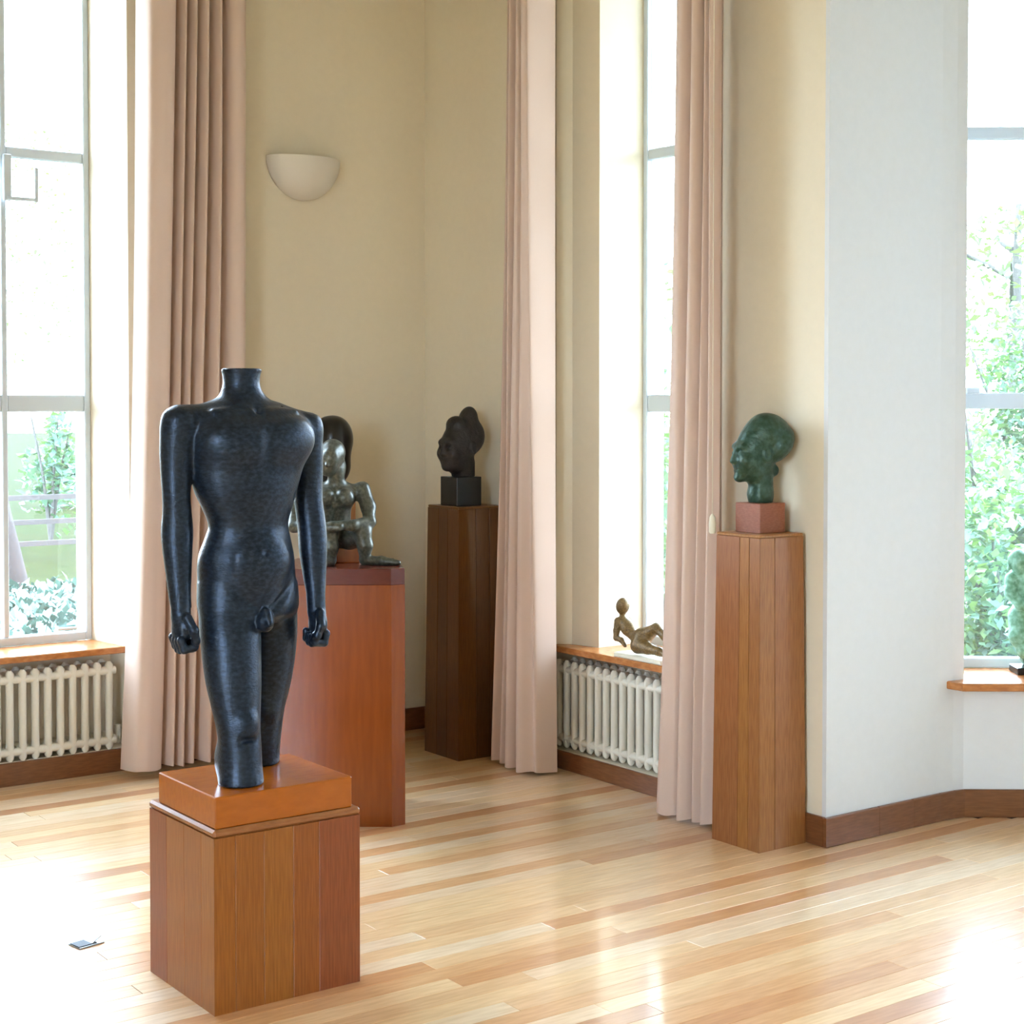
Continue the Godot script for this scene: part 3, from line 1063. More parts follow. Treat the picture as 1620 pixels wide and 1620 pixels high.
# ==================================================================== pedestals
# tall plinth clad in upright boards on four faces; lower and upper are half widths along x and z
func boarded(t: Node3D, lower: Vector2, upper: Vector2, h: float, fronts: Array, sides: Array, mats: Array, joint := 0.0022) -> void:
	var thick := 0.016
	var st := start()
	var cl := lower - Vector2.ONE * (thick + 0.0005)
	var cu := upper - Vector2.ONE * (thick + 0.0005)
	hull(st, cl, cu, 0.0, h - 0.001)
	part("core", st.commit(), M.subfloor, t)
	var k := 0
	for f in 4:
		var cuts: Array = fronts if f % 2 == 0 else sides
		var b := Basis(Vector3.UP, f * PI / 2)
		var half_l := lower.x if f % 2 == 0 else lower.y
		var half_u := upper.x if f % 2 == 0 else upper.y
		var out_l := lower.y if f % 2 == 0 else lower.x
		var out_u := upper.y if f % 2 == 0 else upper.x
		for i in cuts.size() - 1:
			var a: float = cuts[i]
			var c: float = cuts[i + 1]
			var g := joint / 2.0
			var e0 := 0.0 if i == 0 else g
			var e1 := 0.0 if i == cuts.size() - 2 else g
			var q := func(s: float, e: float, y: float, o: float) -> Vector3:
				var w := y / h
				return b * Vector3(s * lerpf(half_l, half_u, w) + e, y, lerpf(out_l, out_u, w) - o)
			st = start()
			var ch := 0.0012
			var inset_a := thick if i == 0 else 0.0
			var inset_c := thick if i == cuts.size() - 2 else 0.0
			var f0: Vector3 = q.call(a, e0 + ch, 0.0, 0.0)
			var f1: Vector3 = q.call(c, -e1 - ch, 0.0, 0.0)
			var f2: Vector3 = q.call(c, -e1 - ch, h, 0.0)
			var f3: Vector3 = q.call(a, e0 + ch, h, 0.0)
			var s0: Vector3 = q.call(a, e0, 0.0, ch)
			var s1: Vector3 = q.call(c, -e1, 0.0, ch)
			var s2: Vector3 = q.call(c, -e1, h, ch)
			var s3: Vector3 = q.call(a, e0, h, ch)
			var r0: Vector3 = q.call(a, e0 + inset_a, 0.0, thick)
			var r1: Vector3 = q.call(c, -e1 - inset_c, 0.0, thick)
			var r2: Vector3 = q.call(c, -e1 - inset_c, h, thick)
			var r3: Vector3 = q.call(a, e0 + inset_a, h, thick)
			var out := b * Vector3(0, 0, 1)
			var left := b * Vector3(-1, 0, 0)
			face(st, [f0, f1, f2, f3], out)
			face(st, [r0, r1, r2, r3], -out)
			face(st, [f0, s0, s3, f3], left + out)
			face(st, [f1, s1, s2, f2], out - left)
			face(st, [s0, r0, r3, s3], left)
			face(st, [s1, r1, r2, s2], -left)
			face(st, [f3, f2, s2, r2, r3, s3], Vector3.UP)
			face(st, [f0, f1, s1, r1, r0, s0], Vector3.DOWN)
			part("board", st.commit(), mats[k % mats.size()], t)
			k += 1


func hull(st: SurfaceTool, lower: Vector2, upper: Vector2, y0: float, y1: float) -> void:
	var p := []
	for q in [[-1, -1], [1, -1], [1, 1], [-1, 1]]:
		p.append([Vector3(q[0] * lower.x, y0, q[1] * lower.y), Vector3(q[0] * upper.x, y1, q[1] * upper.y)])
	for i in 4:
		var j := (i + 1) % 4
		face(st, [p[i][0], p[j][0], p[j][1], p[i][1]], p[i][0] + p[j][0])
	face(st, [p[0][1], p[1][1], p[2][1], p[3][1]], Vector3.UP)
	face(st, [p[0][0], p[1][0], p[2][0], p[3][0]], Vector3.DOWN)


func build_pedestals() -> void:
	# low plinth under the headless torso
	var t := thing("plinth", "low square striped-wood plinth carrying the headless torso", "plinth", Vector3(2.035, 0, -4.0275))
	boarded(t, Vector2(0.22, 0.2075), Vector2(0.22, 0.2075), 0.466, [-1.0, -0.72, -0.34, 0.06, 0.42, 1.0], [-1.0, -0.45, 0.1, 0.62, 1.0], M.plinth, 0.0004)
	part("cap_moulding", box(Vector3(0.444, 0.022, 0.419), 0.007), M.plinth_cap, t, Vector3(0, 0.477, 0))
	part("top_board", box(Vector3(0.412, 0.085, 0.362), 0.003), M.honey, t, Vector3(-0.006, 0.5305, 0.0185))
	# orange pedestal, corners cut off
	t = thing("pedestal", "glossy orange-brown wooden pedestal with a dark red top under the seated figure", "pedestal", Vector3(3.01, 0, -5.285), -deg_to_rad(36))
	# local z faces the camera side, x runs right
	var w := 0.215
	var dpt := 0.42
	var ch := 0.062
	var outline := [P(-w, 0.0), P(w, 0.0), P(w + ch * 0.78, -ch * 0.57), P(w - 0.02, -dpt), P(-w + 0.02, -dpt), P(-w - ch * 0.78, -ch * 0.57)]
	part("carcase", prism(outline, 0.0, 0.918), M.orange, t)
	for s in [-1.0, 1.0]:
		var strip := [P(s * (w + 0.001), 0.001), P(s * (w + ch * 0.78 + 0.001), -ch * 0.57), P(s * (w + ch * 0.78 - 0.004), -ch * 0.57 - 0.005), P(s * (w - 0.004), -0.004)]
		part("corner_strip", prism(strip, 0.0, 0.918), M.orange, t)
	part("top", prism(outline, 0.918, 0.98, 0.002), M.mahogany, t)
	# tapered pedestals
	t = thing("pedestal", "tall tapered dark-brown board pedestal in the room corner, under the black bust", "pedestal", Vector3(4.15, 0, -6.075))
	boarded(t, Vector2(0.135, 0.14), Vector2(0.123, 0.128), 1.128, [-1.0, -0.25, 0.35, 1.0], [-1.0, -0.3, 0.3, 1.0], M.dark_oak)
	part("top", box(Vector3(0.244, 0.012, 0.254), 0.003), M.dark_oak[0], t, Vector3(0, 1.134, 0))
	t = thing("pedestal", "tall tapered light-brown board pedestal against the wall, under the green bust", "pedestal", Vector3(4.172, 0, -4.203))
	boarded(t, Vector2(0.1195, 0.122), Vector2(0.110, 0.112), 1.122, [-1.0, -0.32, 1.0], [-1.0, 0.08, 0.52, 1.0], M.oak)
	part("top", box(Vector3(0.22, 0.012, 0.224), 0.003), M.oak[2], t, Vector3(0, 1.128, 0))
	t = thing("pedestal", "slim wooden pedestal against the back wall, mostly hidden behind the seated figure", "pedestal", Vector3(3.583, 0, -6.33))
	boarded(t, Vector2(0.09, 0.09), Vector2(0.085, 0.085), 1.24, [-1.0, 0.0, 1.0], [-1.0, 0.1, 1.0], M.oak)


# ==================================================================== the headless torso
const TORSO := [[0.425, -0.007, 0.0, 0.095, 0.07], [0.445, -0.007, 0.0, 0.130, 0.094], [0.47, -0.006, -0.005, 0.143, 0.106], [0.535, -0.009, -0.005, 0.141, 0.107], [0.606, -0.013, 0.0, 0.138, 0.102], [0.659, -0.011, 0.005, 0.123, 0.091], [0.695, -0.011, 0.01, 0.115, 0.085], [0.747, -0.014, 0.01, 0.132, 0.095], [0.791, -0.018, 0.01, 0.149, 0.104], [0.852, -0.014, 0.01, 0.164, 0.108], [0.922, -0.008, 0.01, 0.176, 0.106], [0.978, -0.005, 0.0, 0.176, 0.098], [1.009, -0.018, -0.01, 0.148, 0.086], [1.025, -0.017, -0.02, 0.118, 0.077], [1.045, -0.014, -0.02, 0.074, 0.063], [1.076, -0.016, -0.02, 0.053, 0.051], [1.111, -0.016, -0.02, 0.053, 0.051], [1.127, -0.015, -0.02, 0.059, 0.056]]
const LEG_FRONT := [[-0.021, -0.082, 0.1, 0.064, 0.064], [0.008, -0.082, 0.1, 0.061, 0.061], [0.05, -0.08, 0.095, 0.058, 0.058], [0.101, -0.08, 0.09, 0.058, 0.058], [0.152, -0.082, 0.085, 0.06, 0.059], [0.203, -0.083, 0.075, 0.067, 0.063], [0.269, -0.083, 0.06, 0.076, 0.072], [0.337, -0.081, 0.045, 0.081, 0.077], [0.404, -0.078, 0.03, 0.084, 0.08], [0.471, -0.073, 0.01, 0.082, 0.078], [0.54, -0.074, 0.0, 0.074, 0.07]]
const LEG_BACK := [[-0.033, 0.073, -0.1, 0.059, 0.059], [-0.011, 0.073, -0.1, 0.059, 0.059], [0.05, 0.073, -0.095, 0.059, 0.059], [0.105, 0.075, -0.09, 0.061, 0.059], [0.16, 0.078, -0.085, 0.064, 0.061], [0.233, 0.084, -0.075, 0.072, 0.068], [0.308, 0.085, -0.06, 0.076, 0.073], [0.382, 0.083, -0.045, 0.077, 0.073], [0.456, 0.078, -0.03, 0.074, 0.07], [0.528, 0.074, -0.02, 0.067, 0.063]]
const ARM_RIGHT := [[0.481, -0.224, 0.035, 0.028, 0.025], [0.518, -0.226, 0.03, 0.03, 0.03], [0.568, -0.224, 0.02, 0.034, 0.034], [0.636, -0.223, 0.01, 0.04, 0.04], [0.686, -0.219, 0.0, 0.043, 0.043], [0.737, -0.219, 0.0, 0.039, 0.039], [0.788, -0.221, 0.0, 0.038, 0.038], [0.856, -0.216, -0.01, 0.043, 0.043], [0.925, -0.213, -0.01, 0.047, 0.047], [0.967, -0.209, -0.01, 0.047, 0.047], [1.001, -0.206, -0.01, 0.038, 0.038]]
const ARM_LEFT := [[0.463, 0.187, 0.035, 0.025, 0.022], [0.498, 0.188, 0.03, 0.028, 0.028], [0.542, 0.19, 0.02, 0.033, 0.033], [0.614, 0.191, 0.01, 0.04, 0.04], [0.667, 0.194, 0.0, 0.041, 0.041], [0.711, 0.194, -0.01, 0.041, 0.041], [0.756, 0.19, -0.015, 0.041, 0.041], [0.828, 0.193, -0.02, 0.042, 0.042], [0.901, 0.192, -0.02, 0.042, 0.046], [0.955, 0.189, -0.02, 0.041, 0.046], [0.987, 0.192, -0.02, 0.03, 0.032]]


func build_torso() -> void:
	var c := Clay.new(Vector3(-0.30, -0.02, -0.20), Vector3(0.27, 1.15, 0.22), 0.0062)
	c.loft(TORSO, 0.01)
	c.loft(LEG_BACK, 0.03)
	c.loft(LEG_FRONT, 0.014)
	c.loft(ARM_RIGHT, 0.018)
	c.loft(ARM_LEFT, 0.018)
	# shoulders, chest, belly
	c.limb(Vector3(-0.10, 1.0, -0.015), Vector3(-0.205, 0.985, -0.01), 0.03, 0.042, 0.03)
	c.limb(Vector3(0.09, 1.0, -0.015), Vector3(0.187, 0.965, -0.02), 0.03, 0.04, 0.03)
	c.blob(Vector3(-0.075, 0.925, 0.075), Vector3(0.085, 0.055, 0.045), 0.05, Vector3(10, -14, 0))
	c.blob(Vector3(0.075, 0.93, 0.075), Vector3(0.085, 0.058, 0.048), 0.05, Vector3(10, 14, 0))
	c.limb(Vector3(-0.02, 1.0, 0.068), Vector3(-0.13, 1.005, 0.05), 0.010, 0.008, 0.025)
	c.limb(Vector3(0.0, 1.0, 0.068), Vector3(0.11, 1.005, 0.05), 0.010, 0.008, 0.025)
	c.blob(Vector3(-0.01, 1.012, 0.075), Vector3(0.012, 0.014, 0.012), 0.02, Vector3.ZERO, true)
	c.limb(Vector3(-0.005, 0.965, 0.138), Vector3(-0.01, 0.86, 0.140), 0.006, 0.006, 0.03, true)
	c.blob(Vector3(-0.01, 0.60, 0.085), Vector3(0.075, 0.06, 0.028), 0.04)
	c.blob(Vector3(-0.01, 0.625, 0.122), Vector3(0.007, 0.009, 0.01), 0.01, Vector3.ZERO, true)
	# groin folds and genitals
	c.limb(Vector3(-0.125, 0.55, 0.085), Vector3(-0.025, 0.465, 0.105), 0.006, 0.008, 0.02, true)
	c.limb(Vector3(0.115, 0.55, 0.08), Vector3(0.015, 0.465, 0.10), 0.006, 0.008, 0.02, true)
	c.blob(Vector3(-0.008, 0.435, 0.10), Vector3(0.026, 0.03, 0.026), 0.012)
	c.limb(Vector3(-0.008, 0.462, 0.11), Vector3(-0.008, 0.432, 0.128), 0.013, 0.011, 0.008)
	# buttocks, knees
	c.blob(Vector3(-0.058, 0.50, -0.065), Vector3(0.062, 0.072, 0.055), 0.03)
	c.blob(Vector3(0.065, 0.50, -0.085), Vector3(0.07, 0.075, 0.055), 0.03)
	c.blob(Vector3(-0.078, 0.165, 0.13), Vector3(0.026, 0.033, 0.02), 0.02)
	c.blob(Vector3(0.08, 0.165, -0.04), Vector3(0.026, 0.033, 0.02), 0.02)
	c.blob(Vector3(-0.078, 0.125, 0.142), Vector3(0.024, 0.007, 0.008), 0.012, Vector3.ZERO, true)
	c.blob(Vector3(-0.080, 0.06, 0.06), Vector3(0.055, 0.08, 0.06), 0.02)
	c.slice(Vector3(0, 1, 0), 1.127)
	c.slice(Vector3(0, -1, 0), 0.0)
	var st := start()
	var n := c.into(st, 0)
	# clenched hands: right (viewer's left), then left
	for side in [[-1.0, Vector3(-0.226, 0.475, 0.038)], [1.0, Vector3(0.187, 0.457, 0.036)]]:
		var s: float = side[0]
		var w: Vector3 = side[1]
		var hnd := Clay.new(w + Vector3(-0.065, -0.115, -0.06), w + Vector3(0.065, 0.05, 0.075), 0.0032)
		hnd.limb(w + Vector3(0, 0.035, -0.004), w + Vector3(0, -0.015, 0), 0.027, 0.026, 0.015)
		# palm: thumb side forward, back of the hand outward
		hnd.blob(w + Vector3(0.002 * s, -0.048, 0.004), Vector3(0.023, 0.042, 0.037), 0.012)
		for f in 4:
			var z := 0.031 - f * 0.018
			var drop: float = [0.0, -0.006, -0.003, 0.006][f]
			var k0 := w + Vector3(0.014 * s, -0.076 + drop * 0.6, z)
			var k1 := w + Vector3(0.006 * s, -0.102 + drop, z + 0.002)
			var k2 := w + Vector3(-0.022 * s, -0.098 + drop, z + 0.003)
			var k3 := w + Vector3(-0.024 * s, -0.076 + drop, z + 0.003)
			hnd.chain([k0, k1, k2, k3], [0.0115, 0.0105, 0.0098, 0.009], 0.005)
		hnd.chain([w + Vector3(-0.004 * s, -0.018, 0.03), w + Vector3(-0.014 * s, -0.05, 0.05), w + Vector3(-0.022 * s, -0.078, 0.045), w + Vector3(-0.028 * s, -0.092, 0.03)], [0.014, 0.0125, 0.011, 0.009], 0.006)
		n = hnd.into(st, n)
	var o := part("headless_statue", st.commit(), M.bronze, self, Vector3(2.03, 0.573, -4.03))
	tag(o, "dark bronze headless standing nude torso with clenched hands on the low plinth", "statue")


# ==================================================================== busts
func head_clay(cell := 0.004) -> Clay:
	return Clay.new(Vector3(-0.115, -0.005, -0.16), Vector3(0.115, 0.345, 0.15), cell)


# y measured from the foot of the neck; the face looks along +z
func face_features(c: Clay, y: float, z: float, tilt := 0.0) -> void:
	c.limb(Vector3(-0.036, y + 0.022, z - 0.012), Vector3(0.036, y + 0.022, z - 0.012), 0.011, 0.011, 0.02)
	for s in [-1.0, 1.0]:
		c.blob(Vector3(0.031 * s, y, z + 0.004), Vector3(0.019, 0.013, 0.014), 0.012, Vector3.ZERO, true)
		c.blob(Vector3(0.031 * s, y - 0.001, z - 0.013), Vector3(0.015, 0.0095, 0.012), 0.004)
		c.blob(Vector3(0.044 * s, y - 0.03, z - 0.022), Vector3(0.02, 0.02, 0.018), 0.025)
	c.limb(Vector3(0, y + 0.015, z - 0.006), Vector3(0, y - 0.028, z + 0.010), 0.0085, 0.010, 0.01)
	c.blob(Vector3(0, y - 0.031, z + 0.006), Vector3(0.019, 0.009, 0.012), 0.008)
	c.limb(Vector3(-0.019, y - 0.052, z - 0.008), Vector3(0.019, y - 0.052, z - 0.008), 0.007, 0.007, 0.006)
	c.limb(Vector3(-0.016, y - 0.064, z - 0.009), Vector3(0.016, y - 0.064, z - 0.009), 0.0075, 0.0075, 0.006)
	c.blob(Vector3(0, y - 0.0578, z + 0.001), Vector3(0.024, 0.002, 0.008), 0.003, Vector3.ZERO, true)
	c.blob(Vector3(0, y - 0.09, z - 0.016), Vector3(0.024, 0.018, 0.02), 0.018)


func ear(c: Clay, at: Vector3) -> void:
	c.blob(at, Vector3(0.010, 0.028, 0.018), 0.008, Vector3(10, 0, 0))
	c.blob(at + Vector3(signf(at.x) * 0.009, 0.002, 0.002), Vector3(0.005, 0.016, 0.009), 0.004, Vector3.ZERO, true)


func build_busts() -> void:
	# green bust on its wooden block
	var b := part("bust_block", box(Vector3(0.128, 0.108, 0.128), 0.002), M.block, self, Vector3(4.186, 1.134 + 0.054, -4.215))
	tag(b, "small reddish wooden block between the green bust and its pedestal", "block")
	var c := head_clay()
	c.chain([Vector3(0, -0.02, -0.002), Vector3(0, 0.03, 0.0), Vector3(0, 0.11, -0.004)], [0.040, 0.047, 0.043], 0.01)
	c.blob(Vector3(0, 0.165, 0.034), Vector3(0.062, 0.082, 0.070), 0.03, Vector3(-8, 0, 0))
	c.blob(Vector3(0, 0.118, 0.034), Vector3(0.050, 0.034, 0.055), 0.025)
	c.blob(Vector3(0, 0.222, -0.005), Vector3(0.070, 0.085, 0.085), 0.03, Vector3(-20, 0, 0))
	face_features(c, 0.182, 0.098)
	for s in [-1.0, 1.0]:
		ear(c, Vector3(0.066 * s, 0.175, -0.002))
	# swept-back hair
	c.blob(Vector3(0, 0.250, -0.03), Vector3(0.080, 0.076, 0.086), 0.012, Vector3(-25, 0, 0))
	c.blob(Vector3(0, 0.215, -0.062), Vector3(0.090, 0.078, 0.052), 0.006, Vector3(-32, 0, 0))
	c.blob(Vector3(0, 0.117, -0.052), Vector3(0.026, 0.022, 0.018), 0.012)
	c.slice(Vector3(0, -1, 0), 0.0)
	b = part("green_bust", c.mesh(), M.verdigris, self, Vector3(4.186, 1.242, -4.215), Vector3(0, deg_to_rad(-112), 0))
	tag(b, "green patinated bronze head of a woman in profile with swept-back hair", "bust")
	# black bust on black block
	b = part("bust_block", box(Vector3(0.135, 0.131, 0.135), 0.002), M.black_stone, self, Vector3(4.125, 1.14 + 0.0655, -6.075))
	tag(b, "black stone block between the black bust and the corner pedestal", "block")
	c = head_clay()
	c.limb(Vector3(0, -0.02, -0.015), Vector3(0, 0.06, -0.012), 0.053, 0.055, 0.01)
	c.blob(Vector3(0, 0.112, 0.036), Vector3(0.070, 0.090, 0.076), 0.03, Vector3(14, 0, 0))
	c.blob(Vector3(0, 0.062, 0.045), Vector3(0.05, 0.03, 0.048), 0.03)
	c.blob(Vector3(0, 0.175, -0.01), Vector3(0.078, 0.085, 0.092), 0.03)
	face_features(c, 0.135, 0.10)
	for s in [-1.0, 1.0]:
		ear(c, Vector3(0.077 * s, 0.13, -0.01))
	c.blob(Vector3(0, 0.185, -0.045), Vector3(0.082, 0.085, 0.07), 0.015)
	c.blob(Vector3(0, 0.235, 0.028), Vector3(0.055, 0.042, 0.040), 0.012)
	c.blob(Vector3(0, 0.255, -0.042), Vector3(0.05, 0.066, 0.042), 0.018, Vector3(-12, 0, 0))
	c.slice(Vector3(0, -1, 0), 0.0)
	b = part("black_bust", c.mesh(), M.black_bronze, self, Vector3(4.125, 1.271, -6.075), Vector3(0, deg_to_rad(-84), 0))
	tag(b, "black bronze head with two knots of hair, facing left, in the room corner", "bust")
	# dark head seen behind the seated figure
	c = head_clay(0.0045)
	c.limb(Vector3(0, -0.02, 0), Vector3(0, 0.1, 0), 0.055, 0.052, 0.01)
	c.blob(Vector3(0, 0.15, 0.02), Vector3(0.066, 0.09, 0.07), 0.03)
	c.blob(Vector3(0, 0.21, -0.005), Vector3(0.085, 0.10, 0.09), 0.03)
	face_features(c, 0.17, 0.09)
	c.blob(Vector3(0, 0.20, -0.035), Vector3(0.088, 0.105, 0.072), 0.02)
	c.blob(Vector3(0, 0.09, -0.05), Vector3(0.07, 0.08, 0.045), 0.03)
	c.slice(Vector3(0, -1, 0), 0.0)
	b = part("dark_bust", c.mesh(), M.black_stone, self, Vector3(3.583, 1.24, -6.33), Vector3(0, deg_to_rad(-150), 0))
	tag(b, "smooth black head seen from behind over the seated figure's shoulder", "bust")


# ==================================================================== small figures
func build_small_figures() -> void:
	# seated nude on the orange pedestal; local x to the viewer's right, z towards the viewer
	var c := Clay.new(Vector3(-0.20, -0.01, -0.16), Vector3(0.30, 0.50, 0.17), 0.0052)
	c.chain([Vector3(0.0, 0.10, -0.09), Vector3(0.005, 0.16, -0.075), Vector3(0.012, 0.24, -0.05)], [0.075, 0.060, 0.070], 0.03)
	c.blob(Vector3(0.012, 0.275, -0.045), Vector3(0.105, 0.045, 0.045), 0.03)
	c.blob(Vector3(-0.024, 0.258, 0.004), Vector3(0.038, 0.038, 0.038), 0.01)
	c.blob(Vector3(0.05, 0.258, 0.004), Vector3(0.038, 0.038, 0.038), 0.01)
	# bowed head, neck
	c.limb(Vector3(0.02, 0.30, -0.04), Vector3(0.012, 0.375, -0.005), 0.034, 0.030, 0.02)
	c.blob(Vector3(-0.010, 0.402, 0.022), Vector3(0.042, 0.064, 0.050), 0.015, Vector3(26, 0, -14))
	c.blob(Vector3(0.004, 0.432, -0.008), Vector3(0.050, 0.054, 0.054), 0.014)
	c.blob(Vector3(0.024, 0.375, -0.03), Vector3(0.032, 0.05, 0.034), 0.012)
	c.limb(Vector3(-0.012, 0.405, 0.066), Vector3(-0.016, 0.388, 0.074), 0.006, 0.008, 0.008)
	# arms folded over the knees
	c.chain([Vector3(0.118, 0.285, -0.045), Vector3(0.142, 0.22, -0.01), Vector3(0.146, 0.165, 0.03)], [0.034, 0.028, 0.024], 0.015)
	c.chain([Vector3(0.146, 0.165, 0.03), Vector3(0.08, 0.155, 0.085), Vector3(0.0, 0.158, 0.10)], [0.024, 0.021, 0.016], 0.01)
	c.chain([Vector3(-0.098, 0.285, -0.045), Vector3(-0.135, 0.22, -0.01), Vector3(-0.145, 0.15, 0.03)], [0.034, 0.028, 0.024], 0.015)
	c.chain([Vector3(-0.145, 0.15, 0.03), Vector3(-0.08, 0.15, 0.085), Vector3(0.03, 0.15, 0.11)], [0.024, 0.021, 0.016], 0.01)
	# thighs and shins
	c.chain([Vector3(0.05, 0.085, -0.08), Vector3(0.118, 0.125, 0.045)], [0.055, 0.036], 0.02)
	c.chain([Vector3(0.118, 0.125, 0.045), Vector3(0.128, 0.075, 0.052), Vector3(0.125, 0.022, 0.045)], [0.033, 0.030, 0.020], 0.012)
	c.chain([Vector3(0.125, 0.016, 0.035), Vector3(0.19, 0.016, 0.07), Vector3(0.255, 0.010, 0.095)], [0.019, 0.018, 0.011], 0.01)
	c.chain([Vector3(-0.04, 0.085, -0.08), Vector3(-0.012, 0.125, 0.06)], [0.055, 0.036], 0.02)
	c.chain([Vector3(-0.012, 0.125, 0.06), Vector3(-0.006, 0.07, 0.065), Vector3(-0.004, 0.02, 0.055)], [0.034, 0.031, 0.021], 0.012)
	c.chain([Vector3(-0.004, 0.016, 0.05), Vector3(-0.03, 0.014, 0.12)], [0.02, 0.013], 0.01)
	c.slice(Vector3(0, -1, 0), 0.0)
	var t := thing("seated_statuette", "small grey-green bronze seated nude bowing over folded arms, on the orange pedestal", "statuette", Vector3(3.10, 0.98, -5.46), -deg_to_rad(30))
	part("figure", c.mesh(), M.grey_bronze, t)
	part("seat_block", box(Vector3(0.20, 0.06, 0.13), 0.004), M.orange, t, Vector3(0.01, 0.03, -0.09))
	# reclining figure on the sill of the narrow window; local x along the sill to the viewer's right
	c = Clay.new(Vector3(-0.16, -0.01, -0.08), Vector3(0.24, 0.26, 0.08), 0.0045)
	c.blob(Vector3(-0.112, 0.188, 0.0), Vector3(0.027, 0.036, 0.030), 0.008, Vector3(0, 0, -12))
	c.limb(Vector3(-0.112, 0.16, 0), Vector3(-0.114, 0.135, 0), 0.010, 0.012, 0.008)
	c.chain([Vector3(-0.108, 0.122, 0.0), Vector3(-0.075, 0.098, 0.0), Vector3(-0.03, 0.062, 0.0)], [0.026, 0.030, 0.020], 0.012)
	c.chain([Vector3(-0.118, 0.125, 0.02), Vector3(-0.122, 0.085, 0.025), Vector3(-0.118, 0.055, 0.03)], [0.017, 0.014, 0.012], 0.006)
	c.chain([Vector3(-0.118, 0.055, 0.03), Vector3(-0.085, 0.05, 0.03), Vector3(-0.055, 0.03, 0.035)], [0.012, 0.011, 0.008], 0.006)
	c.chain([Vector3(-0.10, 0.125, -0.025), Vector3(-0.075, 0.06, -0.035), Vector3(-0.06, 0.008, -0.03)], [0.017, 0.013, 0.011], 0.006)
	c.blob(Vector3(0.008, 0.062, 0.0), Vector3(0.046, 0.046, 0.036), 0.015, Vector3(0, 0, 25))
	c.chain([Vector3(0.02, 0.078, -0.012), Vector3(0.085, 0.115, -0.015), Vector3(0.135, 0.09, -0.015), Vector3(0.185, 0.03, -0.015)], [0.034, 0.021, 0.017, 0.010], 0.012)
	c.chain([Vector3(0.01, 0.038, 0.015), Vector3(0.07, 0.032, 0.018), Vector3(0.14, 0.028, 0.018), Vector3(0.205, 0.016, 0.02)], [0.036, 0.023, 0.017, 0.010], 0.012)
	t = thing("reclining_statuette", "small brown bronze reclining figure on the sill of the narrow window", "statuette", Vector3(4.325, SILL, -5.05), -PI / 2)
	part("figure", c.mesh(), M.brown_bronze, t, Vector3(0, 0.022, 0))
	part("base", box(Vector3(0.30, 0.02, 0.09), 0.004), M.pale_stone, t, Vector3(0.03, 0.010, 0))
	# standing figure on the bay sill
	c = Clay.new(Vector3(-0.10, -0.01, -0.09), Vector3(0.15, 0.47, 0.09), 0.0048)
	c.blob(Vector3(-0.02, 0.395, 0.015), Vector3(0.036, 0.046, 0.044), 0.012, Vector3(15, 0, 10))
	c.limb(Vector3(-0.052, 0.405, 0.02), Vector3(-0.058, 0.365, 0.02), 0.010, 0.007, 0.012)
	c.limb(Vector3(-0.01, 0.37, 0.0), Vector3(0.008, 0.325, -0.01), 0.024, 0.028, 0.015)
	c.chain([Vector3(0.015, 0.315, -0.01), Vector3(0.02, 0.25, -0.005), Vector3(0.02, 0.19, -0.01)], [0.052, 0.045, 0.055], 0.03)
	c.chain([Vector3(-0.042, 0.325, 0.0), Vector3(-0.05, 0.275, 0.015), Vector3(-0.02, 0.235, 0.045), Vector3(0.03, 0.215, 0.055)], [0.026, 0.022, 0.020, 0.014], 0.012)
	c.chain([Vector3(0.072, 0.32, 0.0), Vector3(0.095, 0.26, 0.015), Vector3(0.05, 0.235, 0.055)], [0.026, 0.022, 0.016], 0.012)
	c.chain([Vector3(-0.012, 0.185, 0.005), Vector3(-0.022, 0.115, 0.035), Vector3(-0.006, 0.065, 0.055)], [0.044, 0.036, 0.028], 0.015)
	c.chain([Vector3(-0.006, 0.065, 0.055), Vector3(0.02, 0.035, 0.01), Vector3(0.03, 0.012, -0.03)], [0.028, 0.028, 0.022], 0.015)
	c.chain([Vector3(0.05, 0.185, 0.0), Vector3(0.058, 0.10, 0.02), Vector3(0.055, 0.01, 0.0)], [0.042, 0.033, 0.026], 0.015)
	c.slice(Vector3(0, -1, 0), 0.0)
	t = thing("standing_statuette", "pale green bronze figure with bowed head standing on the bay window sill", "statuette", Vector3(5.372, SILL - 0.01, -3.947), -deg_to_rad(37))
	var fig := part("figure", c.mesh(), M.pale_green, t, Vector3(0, 0.028, 0))
	fig.scale = Vector3.ONE * 1.06
	part("base", box(Vector3(0.16, 0.028, 0.12), 0.003), M.black_stone, t, Vector3(0.045, 0.014, 0))


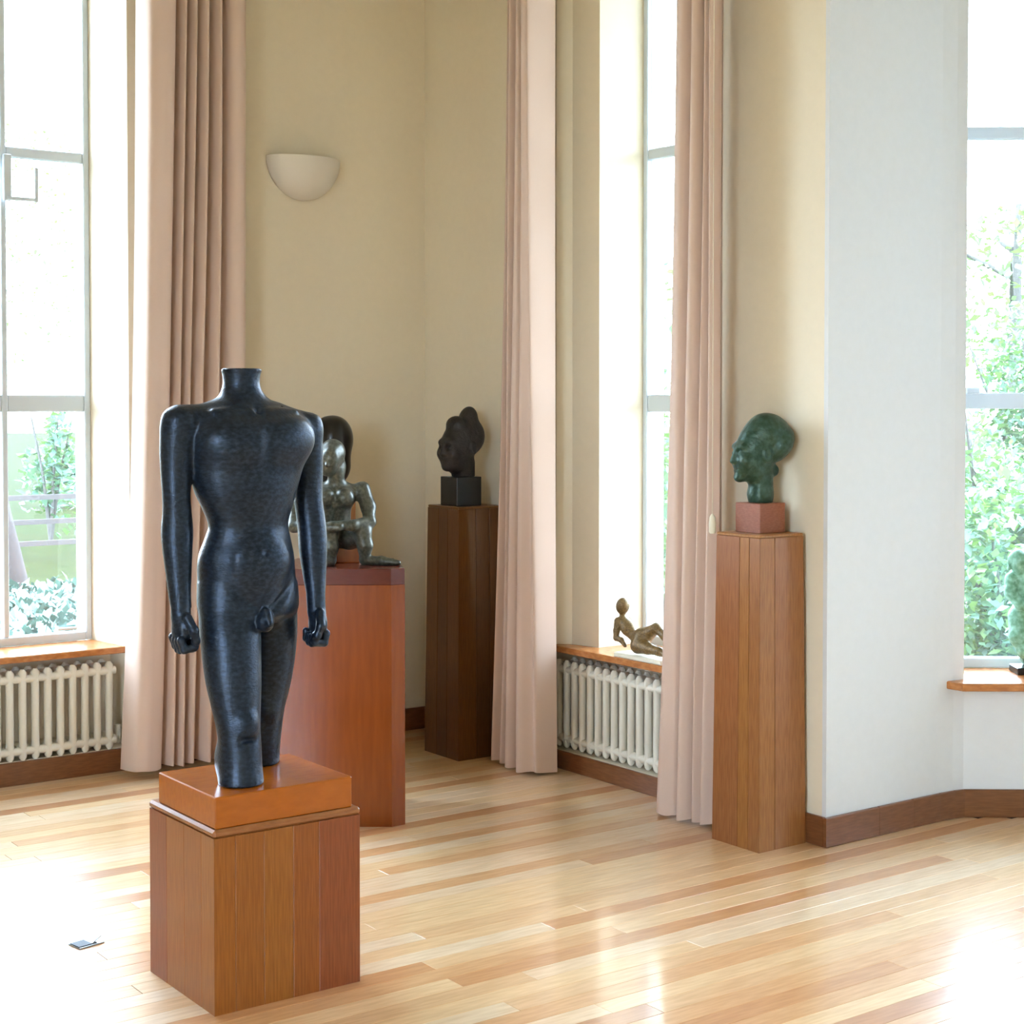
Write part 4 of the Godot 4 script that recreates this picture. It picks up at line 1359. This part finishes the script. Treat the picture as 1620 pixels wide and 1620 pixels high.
# ==================================================================== small fittings
func build_small_things() -> void:
	# half-bowl wall light, switched off
	var t := thing("wall_light", "white half-bowl uplighter on the cream wall, switched off", "wall light", Vector3(3.628, 2.745, LEFT_Z))
	var st := start()
	var rx := 0.188
	var ry := 0.195
	var rz := 0.125
	var nu := 28
	var nv := 12
	for shell in [[1.0, 1.0], [0.95, -1.0]]:
		var k: float = shell[0]
		var sgn: float = shell[1]
		for i in nu:
			for j in nv:
				var q := []
				for d in [[0, 0], [1, 0], [1, 1], [0, 1]]:
					var a: float = PI * (i + d[0]) / nu
					var b: float = PI / 2 * (j + d[1]) / nv
					var dir := Vector3(cos(a) * cos(b), -sin(b), sin(a) * cos(b))
					q.append([Vector3(dir.x * rx, dir.y * ry, dir.z * rz) * k, Vector3(dir.x / rx, dir.y / ry, dir.z / rz).normalized() * sgn])
				var n: Vector3 = (q[1][0] - q[0][0]).cross(q[2][0] - q[0][0])
				var order := [0, 2, 1, 0, 3, 2] if n.dot(q[0][1]) > 0.0 else [0, 1, 2, 0, 2, 3]
				for o in order:
					st.set_normal(q[o][1])
					st.add_vertex(q[o][0])
	for i in nu:
		var q := []
		for d in [[0, 1.0], [1, 1.0], [1, 0.95], [0, 0.95]]:
			var a: float = PI * (i + d[0]) / nu
			q.append(Vector3(cos(a) * rx, 0, sin(a) * rz) * d[1])
		face(st, q, Vector3.UP)
	part("bowl", st.commit(), M.sconce, t, Vector3(0, 0, 0.004))
	part("back_plate", box(Vector3(0.12, 0.12, 0.004)), M.sconce, t, Vector3(0, -0.07, 0.002))
	# curtain cord with its pull
	t = thing("curtain_pull", "small cream pull on a cord at the edge of the curtain above the light-brown pedestal", "pull", Vector3(4.068, 1.125, -4.343))
	st = start()
	var pts := []
	var rad := []
	for q in [[0.0, 0.009], [0.006, 0.013], [0.035, 0.014], [0.06, 0.011], [0.072, 0.004]]:
		pts.append(Vector3(0, q[0], 0))
		rad.append(q[1])
	add_tube(st, pts, rad, 14)
	part("toggle", st.commit(), M.plastic, t)
	st = start()
	add_tube(st, [Vector3(0, 0.07, 0), Vector3(0, 2.83, 0)], [0.0012, 0.0012], 6)
	part("cord", st.commit(), M.plastic, t)
	# floor socket beside the plinth
	t = thing("floor_socket", "small metal floor socket with a raised flap, left of the low plinth", "socket", Vector3(1.755, 0.0, -4.565), 0.2)
	part("plate", box(Vector3(0.085, 0.004, 0.065), 0.0015), M.metal, t, Vector3(0, 0.002, 0))
	part("recess", box(Vector3(0.06, 0.002, 0.05)), M.dark_metal, t, Vector3(-0.01, 0.005, 0))
	part("flap", box(Vector3(0.04, 0.003, 0.045), 0.001), M.metal, t, Vector3(0.02, 0.012, 0), Vector3(0, 0, 0.5))
